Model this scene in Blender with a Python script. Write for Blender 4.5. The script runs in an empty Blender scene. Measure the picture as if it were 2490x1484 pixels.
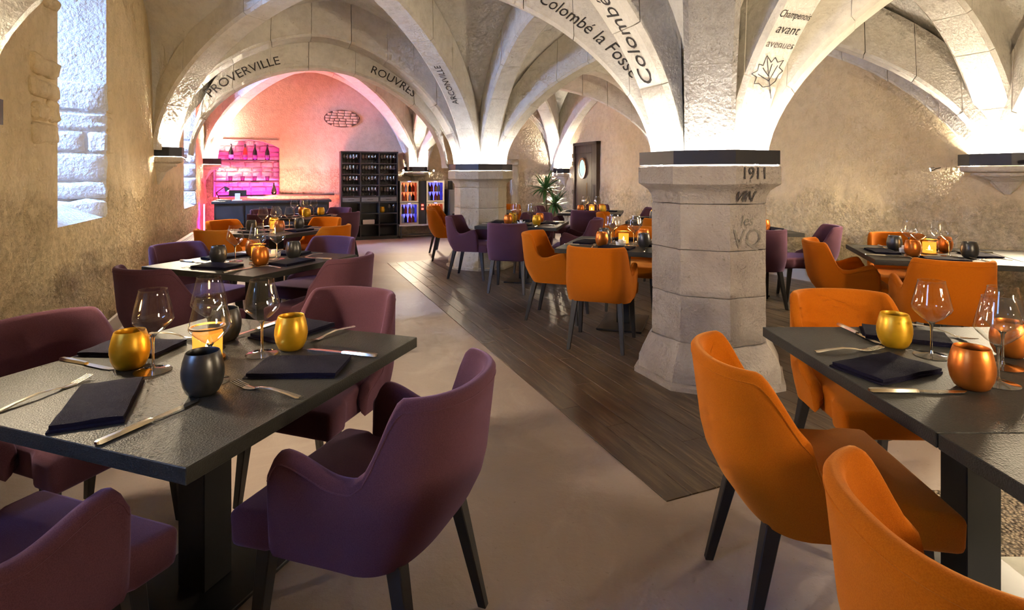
import bpy, bmesh, math, random
from mathutils import Vector, Matrix, noise
random.seed(7)
PI = math.pi
scene = bpy.context.scene
COL = scene.collection

# ---------------------------------------------------------------- camera, light, exposure
EYE = 1.40
FPX = 1350.0                      # focal length in pixels of a 2490 wide frame
cam_d = bpy.data.cameras.new('camera')
cam_d.sensor_width = 36.0
cam_d.lens = 36.0 * FPX / 2490.0
cam_d.shift_y = -(742.0 - 425.0) / 2490.0
cam_d.clip_start = 0.05
cam = bpy.data.objects.new('camera', cam_d)
COL.objects.link(cam)
cam.location = (0, 0, EYE)
cam.rotation_euler = (PI / 2, 0, 0)
scene.camera = cam

scene.view_settings.view_transform = 'Standard'
scene.view_settings.look = 'None'
scene.view_settings.exposure = 1.0
scene.view_settings.gamma = 1.0
scene.view_settings.use_curve_mapping = False
cy = scene.cycles
cy.max_bounces = 5
cy.diffuse_bounces = 3
cy.glossy_bounces = 3
cy.transmission_bounces = 4
cy.transparent_max_bounces = 20
cy.use_denoising = True
cy.adaptive_threshold = 0.14
cy.use_light_tree = False
cy.adaptive_min_samples = 8
cy.sample_clamp_indirect = 4.0
cy.caustics_reflective = False
cy.caustics_refractive = False

world = bpy.data.worlds.new('sky')
scene.world = world
world.use_nodes = True
world.node_tree.nodes['Background'].inputs[0].default_value = (0.55, 0.72, 1.0, 1)
world.node_tree.nodes['Background'].inputs[1].default_value = 0.6

# room frame: s runs down the hall (direction U), v runs across it (direction V); the big pillar stands at v = s = 0
A0 = Vector((1.396, 3.95))
U = Vector((-0.38, 0.925)).normalized()
V = Vector((U.y, -U.x))
VL, VR = -4.25, 3.65              # left and right wall
S0, S1, S2, S3 = -4.95, 0.0, 4.95, 9.5
def W(v, s, z=0.0):
    p = A0 + V * v + U * s
    return Vector((p.x, p.y, z))
ROOM_ROT = math.atan2(V.y, V.x)   # rotation that takes local x to V and local y to U

def area_light(name, loc, target, sx, sy, power, color, spread=PI):
    d = bpy.data.lights.new(name, 'AREA')
    d.shape = 'RECTANGLE'; d.size = sx; d.size_y = sy
    d.energy = power; d.color = color; d.spread = spread
    o = bpy.data.objects.new(name, d); COL.objects.link(o)
    o.location = loc
    o.rotation_euler = (Vector(target) - Vector(loc)).to_track_quat('-Z', 'Y').to_euler()
    return o
DAY = (0.30, 0.50, 1.0)
# daylight outside the slit windows of the left wall
WINDOWS = [(-2.75, -1.55, 1.03, 3.0), (1.655, 2.80, 1.03, 3.05), (6.92, 8.19, 0.86, 2.9)]
for i, (a, b, z0, z1) in enumerate(WINDOWS):
    m = (a + b) / 2
    area_light('daylight', W(VL - 2.1, m - 0.35, (z0 + z1) / 2 + 0.9), W(VL + 1.2, m + 0.2, 0.9), 1.5, 2.4, (130, 450, 700)[i], DAY)

def spot(name, loc, target, power, color, angle=70, blend=0.6, r=0.03):
    d = bpy.data.lights.new(name, 'SPOT')
    d.energy = power; d.color = color; d.spot_size = math.radians(angle); d.spot_blend = blend
    d.shadow_soft_size = r
    o = bpy.data.objects.new(name, d); COL.objects.link(o)
    o.location = loc
    o.rotation_euler = (Vector(target) - Vector(loc)).to_track_quat('-Z', 'Y').to_euler()
    return o

# ---------------------------------------------------------------- mesh helpers
class MB:
    def __init__(self):
        self.v = []; self.f = []
    def add(self, vs, fs):
        n = len(self.v)
        self.v += [tuple(x) for x in vs]
        self.f += [tuple(i + n for i in f) for f in fs]
        return self
    def box(self, c, s, rz=0.0):
        x, y, z = s[0] / 2, s[1] / 2, s[2] / 2
        cr, sr = math.cos(rz), math.sin(rz)
        vs = []
        for dz in (-z, z):
            for dx, dy in ((-x, -y), (x, -y), (x, y), (-x, y)):
                vs.append((c[0] + dx * cr - dy * sr, c[1] + dx * sr + dy * cr, c[2] + dz))
        return self.add(vs, [(3, 2, 1, 0), (4, 5, 6, 7), (0, 1, 5, 4), (1, 2, 6, 5), (2, 3, 7, 6), (3, 0, 4, 7)])
    def box8(self, pts):
        return self.add(pts, [(3, 2, 1, 0), (4, 5, 6, 7), (0, 1, 5, 4), (1, 2, 6, 5), (2, 3, 7, 6), (3, 0, 4, 7)])
    def loft(self, rings, closed=True, cap0=False, cap1=False):
        n = len(rings[0]); vs = []; fs = []
        for r in rings: vs += list(r)
        for i in range(len(rings) - 1):
            for j in range(n if closed else n - 1):
                k = (j + 1) % n
                fs.append((i * n + j, i * n + k, (i + 1) * n + k, (i + 1) * n + j))
        if cap0: fs.append(tuple(reversed(range(n))))
        if cap1: fs.append(tuple((len(rings) - 1) * n + j for j in range(n)))
        return self.add(vs, fs)
    def lathe(self, prof, n=24, c=(0, 0, 0), cap0=False, cap1=False, ph=0.0):
        rings = [[(c[0] + r * math.cos(ph + 2 * PI * j / n), c[1] + r * math.sin(ph + 2 * PI * j / n), c[2] + z) for j in range(n)] for r, z in prof]
        return self.loft(rings, True, cap0, cap1)
    def tube(self, pts, r, n=8):
        pts = [Vector(p) for p in pts]
        rings = []
        for i, p in enumerate(pts):
            t = (pts[min(i + 1, len(pts) - 1)] - pts[max(i - 1, 0)]).normalized()
            a = t.cross(Vector((0, 0, 1)))
            if a.length < 1e-3: a = t.cross(Vector((1, 0, 0)))
            a.normalize(); b = t.cross(a)
            rr = r[i] if isinstance(r, (list, tuple)) else r
            rings.append([p + a * rr * math.cos(2 * PI * j / n) + b * rr * math.sin(2 * PI * j / n) for j in range(n)])
        return self.loft(rings, True, True, True)
    def mesh(self, name, smooth=None, bevel=0.0, seg=2):
        me = bpy.data.meshes.new(name)
        me.from_pydata(self.v, [], self.f)
        bm = bmesh.new(); bm.from_mesh(me)
        bmesh.ops.remove_doubles(bm, verts=bm.verts, dist=1e-5)
        bmesh.ops.recalc_face_normals(bm, faces=bm.faces)
        if bevel:
            es = [e for e in bm.edges if len(e.link_faces) == 2 and e.calc_face_angle(0) > 0.5]
            bmesh.ops.bevel(bm, geom=es, offset=bevel, segments=seg, profile=0.5, affect='EDGES')
        bm.to_mesh(me); bm.free()
        if smooth is not None:
            me.polygons.foreach_set('use_smooth', [True] * len(me.polygons))
            me.set_sharp_from_angle(angle=math.radians(smooth))
        return me
    def build(self, name, mat, parent=None, smooth=None, bevel=0.0, seg=2):
        return link(name, self.mesh(name, smooth, bevel, seg), mat, parent)

def link(name, me, mat=None, parent=None):
    o = bpy.data.objects.new(name, me)
    COL.objects.link(o)
    if mat is not None:
        me.materials.clear(); me.materials.append(mat)
    if parent is not None: o.parent = parent
    return o
def use(name, me, parent=None, loc=None, rz=None):
    o = bpy.data.objects.new(name, me); COL.objects.link(o)
    if parent is not None: o.parent = parent
    if loc is not None: o.location = loc
    if rz is not None: o.rotation_euler = (0, 0, rz)
    return o
def tag(o, label=None, cat=None, group=None, kind=None):
    if label: o['label'] = label
    if cat: o['category'] = cat
    if group: o['group'] = group
    if kind: o['kind'] = kind
    return o
def thing(name, label, cat, loc=(0, 0, 0), rz=0.0, group=None):
    o = bpy.data.objects.new(name, None); COL.objects.link(o)
    o.empty_display_size = 0.1
    o.location = loc; o.rotation_euler = (0, 0, rz)
    return tag(o, label, cat, group)
def copy_tree(o, parent=None):
    c = o.copy(); COL.objects.link(c)
    if parent is not None: c.parent = parent
    for ch in list(o.children): copy_tree(ch, c)
    return c

# ---------------------------------------------------------------- materials
class NT:
    def __init__(self, name):
        self.m = bpy.data.materials.new(name); self.m.use_nodes = True
        self.t = self.m.node_tree
        self.b = self.t.nodes['Principled BSDF']; self.out = self.t.nodes['Material Output']
        self.tc = None
    def n(self, typ, **kw):
        nd = self.t.nodes.new(typ)
        for k, v in kw.items():
            if k in nd.inputs: nd.inputs[k].default_value = v
            else: setattr(nd, k, v)
        return nd
    def l(self, a, b): self.t.links.new(a, b)
    def coord(self, kind='Object', scale=(1, 1, 1)):
        if self.tc is None: self.tc = self.n('ShaderNodeTexCoord')
        mp = self.n('ShaderNodeMapping'); mp.inputs['Scale'].default_value = scale
        self.l(self.tc.outputs[kind], mp.inputs['Vector'])
        return mp.outputs['Vector']
    def noise(self, scale, detail=4, rough=0.55, vec=None, dist=0.0):
        nd = self.n('ShaderNodeTexNoise'); nd.inputs['Scale'].default_value = scale
        nd.inputs['Detail'].default_value = detail; nd.inputs['Roughness'].default_value = rough
        nd.inputs['Distortion'].default_value = dist
        if vec is not None: self.l(vec, nd.inputs['Vector'])
        return nd.outputs['Fac']
    def ramp(self, fac, stops):
        r = self.n('ShaderNodeValToRGB')
        e = r.color_ramp.elements
        while len(e) < len(stops): e.new(0.5)
        for i, (p, c) in enumerate(stops):
            e[i].position = p; e[i].color = (c[0], c[1], c[2], 1)
        self.l(fac, r.inputs[0]); return r.outputs[0]
    def mix(self, a, b, fac, mode='MIX'):
        m = self.n('ShaderNodeMix', data_type='RGBA', blend_type=mode)
        for sock, val in ((m.inputs[6], a), (m.inputs[7], b), (m.inputs[0], fac)):
            if hasattr(val, 'links'): self.l(val, sock)
            else: sock.default_value = val if not isinstance(val, tuple) else (val[0], val[1], val[2], 1)
        return m.outputs[2]
    def math(self, op, a, b=0.0):
        m = self.n('ShaderNodeMath', operation=op)
        for sock, val in ((m.inputs[0], a), (m.inputs[1], b)):
            if hasattr(val, 'links'): self.l(val, sock)
            else: sock.default_value = val
        return m.outputs[0]
    def bump(self, h, strength, dist=0.01):
        b = self.n('ShaderNodeBump'); b.inputs['Strength'].default_value = strength; b.inputs['Distance'].default_value = dist
        self.l(h, b.inputs['Height']); self.l(b.outputs[0], self.b.inputs['Normal'])
    def base(self, c):
        if hasattr(c, 'links'): self.l(c, self.b.inputs['Base Color'])
        else: self.b.inputs['Base Color'].default_value = (c[0], c[1], c[2], 1)
    def set(self, rough=0.6, metal=0.0, spec=0.5, **kw):
        self.b.inputs['Roughness'].default_value = rough; self.b.inputs['Metallic'].default_value = metal
        self.b.inputs['Specular IOR Level'].default_value = spec
        for k, v in kw.items(): self.b.inputs[k].default_value = v
        return self.m

def plaster(name, c1, c2, pits=0.3, rough_low=None, dark=(0.25, 0.2, 0.14), bump=0.5):
    """lime plaster; rough_low = height below which it turns into rough bare render"""
    n = NT(name)
    big = n.noise(0.9, 3, 0.6, n.coord())
    col = n.ramp(big, [(0.3, c1), (0.7, c2)])
    fine = n.noise(9, 4, 0.7, n.coord())
    col = n.mix(col, tuple(x * 0.86 for x in c1), n.ramp(fine, [(0.42, (0, 0, 0)), (0.78, (1, 1, 1))]))
    spots = n.noise(30, 3, 0.5, n.coord())
    col = n.mix(col, dark, n.math('MULTIPLY', n.ramp(spots, [(0.70, (0, 0, 0)), (0.76, (1, 1, 1))]), pits))
    h = n.math('ADD', n.math('MULTIPLY', n.noise(5, 3, 0.6, n.coord()), 0.8), n.math('MULTIPLY', n.noise(40, 2, 0.65, n.coord()), 0.35))
    if rough_low is not None:
        sep = n.n('ShaderNodeSeparateXYZ')
        n.coord(); n.l(n.tc.outputs['Object'], sep.inputs[0])
        zz = n.math('ADD', sep.outputs[2], n.math('MULTIPLY', n.noise(2.2, 2, 0.6, n.coord()), 0.7))
        low = n.ramp(n.math('MULTIPLY', zz, 0.25), [((rough_low + 0.28) * 0.25, (1, 1, 1)), ((rough_low + 0.45) * 0.25, (0, 0, 0))])
        rr = n.noise(15, 4, 0.75, n.coord())
        vor = n.n('ShaderNodeTexVoronoi'); vor.inputs['Scale'].default_value = 26; n.l(n.coord(), vor.inputs['Vector'])
        hr = n.math('ADD', n.math('MULTIPLY', rr, 1.6), n.math('MULTIPLY', vor.outputs['Distance'], 0.5))
        h = n.math('ADD', h, n.math('MULTIPLY', hr, n.math('MULTIPLY', low, 1.3)))
        col = n.mix(col, tuple(x * 0.62 for x in c1), n.math('MULTIPLY', low, n.ramp(rr, [(0.35, (0.9, 0.9, 0.9)), (0.62, (0, 0, 0))])))
    n.base(col); n.bump(h, bump, 0.03)
    return n.set(0.95, spec=0.04)

M = {}
M['vault'] = plaster('vault_plaster', (0.73, 0.70, 0.63), (0.82, 0.79, 0.73), 0.25)
M['rib'] = plaster('rib_stone', (0.74, 0.70, 0.62), (0.84, 0.81, 0.74), 0.5, bump=0.45)
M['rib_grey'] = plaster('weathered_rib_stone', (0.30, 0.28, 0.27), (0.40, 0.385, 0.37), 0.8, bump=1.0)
M['wall_l'] = plaster('left_wall_plaster', (0.74, 0.59, 0.36), (0.82, 0.68, 0.45), 0.35, rough_low=1.25, bump=0.7)
M['wall_r'] = plaster('cream_wall_plaster', (0.75, 0.60, 0.37), (0.82, 0.69, 0.46), 0.35, rough_low=1.1, bump=0.6)
M['wall_b'] = plaster('back_wall_plaster', (0.66, 0.54, 0.40), (0.73, 0.62, 0.48), 0.35, rough_low=1.5, bump=0.6)
M['stone'] = plaster('limestone', (0.66, 0.60, 0.50), (0.76, 0.71, 0.62), 0.8, bump=0.8)
M['stone_white'] = plaster('limewashed_stone', (0.74, 0.74, 0.74), (0.82, 0.82, 0.82), 0.4, bump=1.0)
def pillar_mat(name, c1, c2, c3):
    n = NT(name)
    col = n.ramp(n.noise(1.6, 6, 0.65, n.coord()), [(0.3, c1), (0.5, c2), (0.72, c3)])
    col = n.mix(col, (0.16, 0.13, 0.11), n.math('MULTIPLY', n.ramp(n.noise(24, 4, 0.6, n.coord()), [(0.66, (0, 0, 0)), (0.74, (1, 1, 1))]), 0.8))
    strk = n.noise(14, 6, 0.7, n.coord(scale=(1, 1, 0.25)))
    col = n.mix(col, (0.30, 0.26, 0.23), n.math('MULTIPLY', n.ramp(strk, [(0.52, (0, 0, 0)), (0.8, (1, 1, 1))]), 0.5))
    n.base(col)
    h = n.math('ADD', n.noise(12, 4, 0.7, n.coord()), n.math('MULTIPLY', n.noise(60, 2, 0.6, n.coord()), 0.5))
    n.bump(h, 0.8, 0.02)
    return n.set(0.9, spec=0.15)
M['pillar'] = pillar_mat('weathered_pillar_stone', (0.215, 0.18, 0.165), (0.295, 0.255, 0.235), (0.38, 0.34, 0.315))
M['pillar_pale'] = pillar_mat('pale_pillar_stone', (0.48, 0.42, 0.32), (0.56, 0.50, 0.40), (0.63, 0.58, 0.48))
M['ink'] = NT('charcoal_lettering').set(0.9); M['ink'].node_tree.nodes['Principled BSDF'].inputs['Base Color'].default_value = (0.045, 0.04, 0.038, 1)
def simple(name, c, rough=0.6, metal=0.0, spec=0.5, **kw):
    n = NT(name); n.base(c); return n.set(rough, metal, spec, **kw)
M['ink_soft'] = simple('faded_lettering', (0.17, 0.15, 0.135), 0.9)
M['band'] = simple('dark_metal_band', (0.035, 0.035, 0.042), 0.42, 0.6)
def emit(name, c, s):
    n = NT(name); e = n.n('ShaderNodeEmission'); e.inputs[0].default_value = (c[0], c[1], c[2], 1); e.inputs[1].default_value = s
    n.l(e.outputs[0], n.out.inputs[0]); return n.m
LEDC = (1.0, 0.93, 0.82)
M['led'] = emit('uplight_strip', LEDC, 105)
M['led_warm'] = emit('warm_uplight_strip', (1.0, 0.88, 0.68), 330)
M['led_hot'] = emit('strong_uplight_strip', (1.0, 0.90, 0.74), 800)
M['bulb'] = emit('spot_bulb', (1.0, 0.93, 0.8), 120)
M['chrome'] = simple('chrome', (0.75, 0.75, 0.76), 0.15, 1.0)
M['steel'] = simple('cutlery_steel', (0.72, 0.68, 0.60), 0.18, 1.0)
# cement floor
n = NT('cement_floor')
col = n.ramp(n.noise(0.8, 6, 0.6, n.coord()), [(0.3, (0.285, 0.225, 0.20)), (0.7, (0.355, 0.285, 0.255))])
col = n.mix(col, (0.45, 0.38, 0.345), n.math('MULTIPLY', n.ramp(n.noise(2.3, 8, 0.7, n.coord(), 1.5), [(0.5, (0, 0, 0)), (0.8, (1, 1, 1))]), 0.6))
col = n.mix(col, (0.20, 0.15, 0.12), n.math('MULTIPLY', n.ramp(n.noise(55, 2, 0.5, n.coord()), [(0.68, (0, 0, 0)), (0.74, (1, 1, 1))]), 0.5))
n.base(col); n.bump(n.noise(30, 4, 0.7, n.coord()), 0.22, 0.01)
M['cement'] = n.set(0.5, spec=0.5)
# wood planks
n = NT('dark_oak_plank')
oi = n.n('ShaderNodeObjectInfo')
vec = n.n('ShaderNodeVectorMath', operation='ADD'); n.l(n.coord(scale=(14, 1.1, 1)), vec.inputs[0])
cmb = n.n('ShaderNodeCombineXYZ'); n.l(n.math('MULTIPLY', oi.outputs['Random'], 60), cmb.inputs[0]); n.l(n.math('MULTIPLY', oi.outputs['Random'], 37), cmb.inputs[1]); n.l(cmb.outputs[0], vec.inputs[1])
g = n.noise(2.2, 5, 0.72, vec.outputs[0], 0.6)
col = n.ramp(g, [(0.28, (0.030, 0.019, 0.012)), (0.5, (0.078, 0.053, 0.034)), (0.72, (0.21, 0.155, 0.098))])
col = n.mix(col, (0.05, 0.036, 0.028), n.math('MULTIPLY', oi.outputs['Random'], 0.55))
n.base(col); n.bump(g, 0.35, 0.004)
M['plank'] = n.set(0.38, spec=0.5)
# fabrics
def fabric(name, c, c2, sheen):
    n = NT(name)
    wv = n.noise(420, 2, 0.5, n.coord())
    col = n.mix(c, c2, n.ramp(wv, [(0.35, (0, 0, 0)), (0.65, (1, 1, 1))]))
    n.base(col); n.bump(wv, 0.25, 0.002)
    n.set(0.95, spec=0.1)
    n.b.inputs['Sheen Weight'].default_value = 0.35; n.b.inputs['Sheen Roughness'].default_value = 0.45
    n.b.inputs['Sheen Tint'].default_value = (sheen[0], sheen[1], sheen[2], 1)
    return n.m
M['plum'] = fabric('plum_fabric', (0.062, 0.022, 0.032), (0.082, 0.033, 0.046), (0.55, 0.38, 0.70))
M['orange'] = fabric('orange_fabric', (0.32, 0.074, 0.002), (0.385, 0.097, 0.003), (1.0, 0.5, 0.15))
M['leg'] = simple('black_stained_wood', (0.010, 0.009, 0.010), 0.45)
# table
n = NT('black_leather_top')
n.base(n.ramp(n.noise(3, 4, 0.5, n.coord()), [(0.3, (0.016, 0.015, 0.013)), (0.7, (0.022, 0.021, 0.018))]))
vor = n.n('ShaderNodeTexVoronoi'); vor.inputs['Scale'].default_value = 220; n.l(n.coord(), vor.inputs['Vector'])
n.bump(vor.outputs['Distance'], 0.35, 0.002)
M['tabletop'] = n.set(0.5, spec=0.28)
M['tablebase'] = simple('black_steel_base', (0.008, 0.008, 0.010), 0.35, 0.4)
# glassware
def thin_glass(name, tint=(0.97, 0.97, 0.96), add=0.035):
    n = NT(name)
    tr = n.n('ShaderNodeBsdfTransparent'); tr.inputs[0].default_value = (*tint, 1)
    gl = n.n('ShaderNodeBsdfGlossy'); gl.inputs['Roughness'].default_value = 0.03
    fr = n.n('ShaderNodeLayerWeight'); fr.inputs[0].default_value = 0.5
    fac = n.math('ADD', n.math('MULTIPLY', n.math('POWER', fr.outputs['Facing'], 3.0), 0.8), add)
    mx = n.n('ShaderNodeMixShader'); n.l(fac, mx.inputs[0]); n.l(tr.outputs[0], mx.inputs[1]); n.l(gl.outputs[0], mx.inputs[2])
    n.l(mx.outputs[0], n.out.inputs[0]); return n.m
M['glass'] = thin_glass('clear_glass', add=0.07)
M['glass_foot'] = thin_glass('glass_foot', add=0.28)
M['glass_solid'] = simple('solid_glass', (1, 1, 1), 0.02, 0.0, 0.5, **{'Transmission Weight': 1.0, 'IOR': 1.45})
M['pane'] = thin_glass('window_glass', (0.9, 0.95, 1.0), 0.02)
def lacquer(name, c, metal=0.75, rough=0.33):
    n = NT(name)
    st = n.noise(6, 4, 0.6, n.coord(scale=(1, 1, 3)))
    n.base(n.ramp(st, [(0.3, tuple(x * 0.75 for x in c)), (0.7, c)]))
    return n.set(rough, metal)
M['t_yellow'] = lacquer('golden_yellow_lacquer', (0.66, 0.35, 0.012), 0.5, 0.36)
M['t_copper'] = lacquer('copper_lacquer', (0.56, 0.16, 0.022))
M['t_dark'] = lacquer('graphite_lacquer', (0.075, 0.073, 0.072), 0.7, 0.32)
M['gold'] = simple('pierced_gold_metal', (0.30, 0.15, 0.035), 0.4, 1.0)
M['wax'] = simple('candle_wax', (0.9, 0.7, 0.35), 0.5, 0.0, 0.5)
M['flame'] = emit('candle_flame', (1.0, 0.55, 0.14), 90)
n = NT('navy_napkin_cloth')
wv = n.noise(300, 2, 0.5, n.coord()); n.base((0.007, 0.006, 0.015)); n.bump(n.math('ADD', wv, n.noise(14, 4, 0.6, n.coord())), 0.5, 0.004)
M['napkin'] = n.set(0.9, spec=0.08)
M['ceramic'] = simple('white_ceramic', (0.8, 0.79, 0.76), 0.25)
M['black_wood'] = simple('black_painted_wood', (0.018, 0.017, 0.018), 0.5)
n = NT('dark_walnut_door'); g = n.noise(3, 7, 0.7, n.coord(scale=(9, 9, 0.6)))
n.base(n.ramp(g, [(0.3, (0.045, 0.028, 0.022)), (0.7, (0.085, 0.055, 0.042))])); M['door'] = n.set(0.65, spec=0.3)
M['paint_white'] = simple('off_white_paint', (0.62, 0.58, 0.52), 0.6)
M['grey_metal'] = simple('grey_metal', (0.16, 0.16, 0.17), 0.4, 0.7)
M['dark_glass'] = simple('dark_bottle_glass', (0.012, 0.02, 0.012), 0.08)
M['rose_glass'] = simple('rose_bottle_glass', (0.35, 0.07, 0.03), 0.1)
M['label'] = simple('bottle_label', (0.7, 0.66, 0.58), 0.7)
M['leaf'] = simple('yucca_leaf', (0.045, 0.13, 0.03), 0.42)
M['trunk'] = simple('plant_trunk', (0.14, 0.10, 0.06), 0.9)
M['mag'] = emit('magenta_led', (1.0, 0.02, 0.42), 45)
M['blue_led'] = emit('blue_led', (0.10, 0.10, 1.0), 6)
M['red_led'] = emit('red_led', (1.0, 0.03, 0.02), 8)
# ================================================================ the setting
def struct(name, mb_or_me, mat, label=None, smooth=None, parent=None):
    o = mb_or_me.build(name, mat, parent, smooth) if isinstance(mb_or_me, MB) else link(name, mb_or_me, mat, parent)
    if parent is None: o['kind'] = 'structure'
    if label: o['label'] = label
    return o
# ---- floor
fl = MB(); fl.add([W(VL - 0.3, S0, 0), W(VR + 0.3, S0, 0), W(VR + 0.3, S3 + 0.4, 0), W(VL - 0.3, S3 + 0.4, 0)], [(0, 1, 2, 3)])
floor = struct('floor', fl, M['cement'], 'smooth pinkish beige cement floor with a plank inlay around the pillars')
plank_cache = {}
def plank_mesh(w, L):
    k = (round(w, 3), round(L, 2))
    if k not in plank_cache:
        m = MB(); a, b, h, e = w / 2 - 0.0015, k[1] / 2 - 0.0015, 0.005, 0.002
        m.loft([[(-a, -b, 0), (a, -b, 0), (a, b, 0), (-a, b, 0)], [(-a, -b, h - e), (a, -b, h - e), (a, b, h - e), (-a, b, h - e)],
                [(-a + e, -b + e, h), (a - e, -b + e, h), (a - e, b - e, h), (-a + e, b - e, h)]], True, False, True)
        me = m.mesh('plank'); me.materials.append(M['plank']); plank_cache[k] = me
    return plank_cache[k]
PW = 0.137; PV0, PV1, PS0, PS1 = -1.28, VR, -1.18, 5.75
rows = int((PV1 - PV0) / PW)
for r in range(rows):
    v = PV0 + PW * (r + 0.5)
    s = PS0; first = random.choice([0.4, 0.7, 1.0, 1.3])
    while s < PS1 - 0.05:
        L = min(first if s == PS0 else 1.4, PS1 - s)
        if PS1 - s - L < 0.3: L = PS1 - s
        use('plank', plank_mesh(PW, L), floor, W(v, s + L / 2, 0), ROOM_ROT)
        s += L
# gravel strip and pale slab beyond the joined tables
n = NT('pebble_aggregate'); vor = n.n('ShaderNodeTexVoronoi'); vor.inputs['Scale'].default_value = 75; n.l(n.coord(), vor.inputs['Vector'])
n.base(n.mix((0.42, 0.33, 0.24), (0.10, 0.075, 0.055), n.ramp(vor.outputs['Distance'], [(0.25, (0, 0, 0)), (0.7, (1, 1, 1))])))
n.bump(n.math('SUBTRACT', 1.0, vor.outputs['Distance']), 1.0, 0.02); M['pebble'] = n.set(0.8)
M['pale_slab'] = plaster('pale_marble_slab', (0.5, 0.5, 0.46), (0.6, 0.6, 0.55), 0.2, bump=0.1)
pb = MB(); pb.box((2.55, 2.24, 0.004), (1.9, 0.42, 0.008)); pb.build('pebble_strip', M['pebble'], floor)
pb = MB(); pb.box((2.55, 1.62, 0.005), (1.9, 0.80, 0.010)); pb.build('floor_slab', M['pale_slab'], floor)

# ---- vault web
NEXP = 1.75
def prof(f, n=NEXP):
    f = min(1.0, max(0.0, f)); return (1 - f ** n) ** (1 / n)
ZW, RW = 1.74, 2.0
def bay_of(v, s):
    va, vb = (VL, 0.0) if v < 0 else (0.0, VR)
    if s < S1: sa, sb = S0, S1
    elif s < S2: sa, sb = S1, S2
    else: sa, sb = S2, S3
    return va, vb, sa, sb
def web(v, s, bay=None):
    va, vb, sa, sb = bay or bay_of(v, s)
    hv, hs = (vb - va) / 2, (sb - sa) / 2
    wallside = (v < (va + vb) / 2) == (va == VL)
    endside = (sa == S0 and s < (sa + sb) / 2) or (sb == S3 and s > (sa + sb) / 2)
    a = abs(v - (va + vb) / 2) / (hv - (0.03 if wallside else 0.25)); b = abs(s - (sa + sb) / 2) / (hs - (0.03 if endside else 0.25))
    n = NEXP
    if va < -1:                                   # the web stands steeper where it meets the left wall
        k = max(0.0, 1 - (v - VL) / 0.9); n = NEXP + 1.1 * k * k
    m = min(a, b)
    R = RW + (0.12 if sa >= S2 - 0.01 else 0.0)
    z0 = ZW + 0.14 * min(1.0, max(0.0, (-v - 2.2) / 2.0))
    return z0 + (R - (z0 - ZW)) * prof(m, n if b < a else NEXP)
def lin(a, b, n):                                 # denser towards both ends
    return [a + (b - a) * (0.5 - 0.5 * math.cos(PI * i / n)) * 0.6 + (b - a) * i / n * 0.4 for i in range(n + 1)]
vm = MB()
for (va, vb) in ((VL, 0.0), (0.0, VR)):
    for (sa, sb) in ((S0, S1), (S1, S2), (S2, S3)):
        gv, gs = lin(va, vb, 56), lin(sa, sb, 56)
        vs = []
        for s in gs:
            for v in gv:
                z = web(v, s, (va, vb, sa, sb))
                q = noise.noise(Vector((v * 1.3, s * 1.3, z))) * 0.03
                vs.append(W(v, s, z + (q if z > ZW + 0.25 else 0)))
        nn = len(gv)
        vm.add(vs, [(i * nn + j, i * nn + j + 1, (i + 1) * nn + j + 1, (i + 1) * nn + j) for i in range(len(gs) - 1) for j in range(nn - 1)])
struct('ceiling', vm, M['vault'], 'whitewashed stone groin vault webs between broad ribs', smooth=50)

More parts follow.
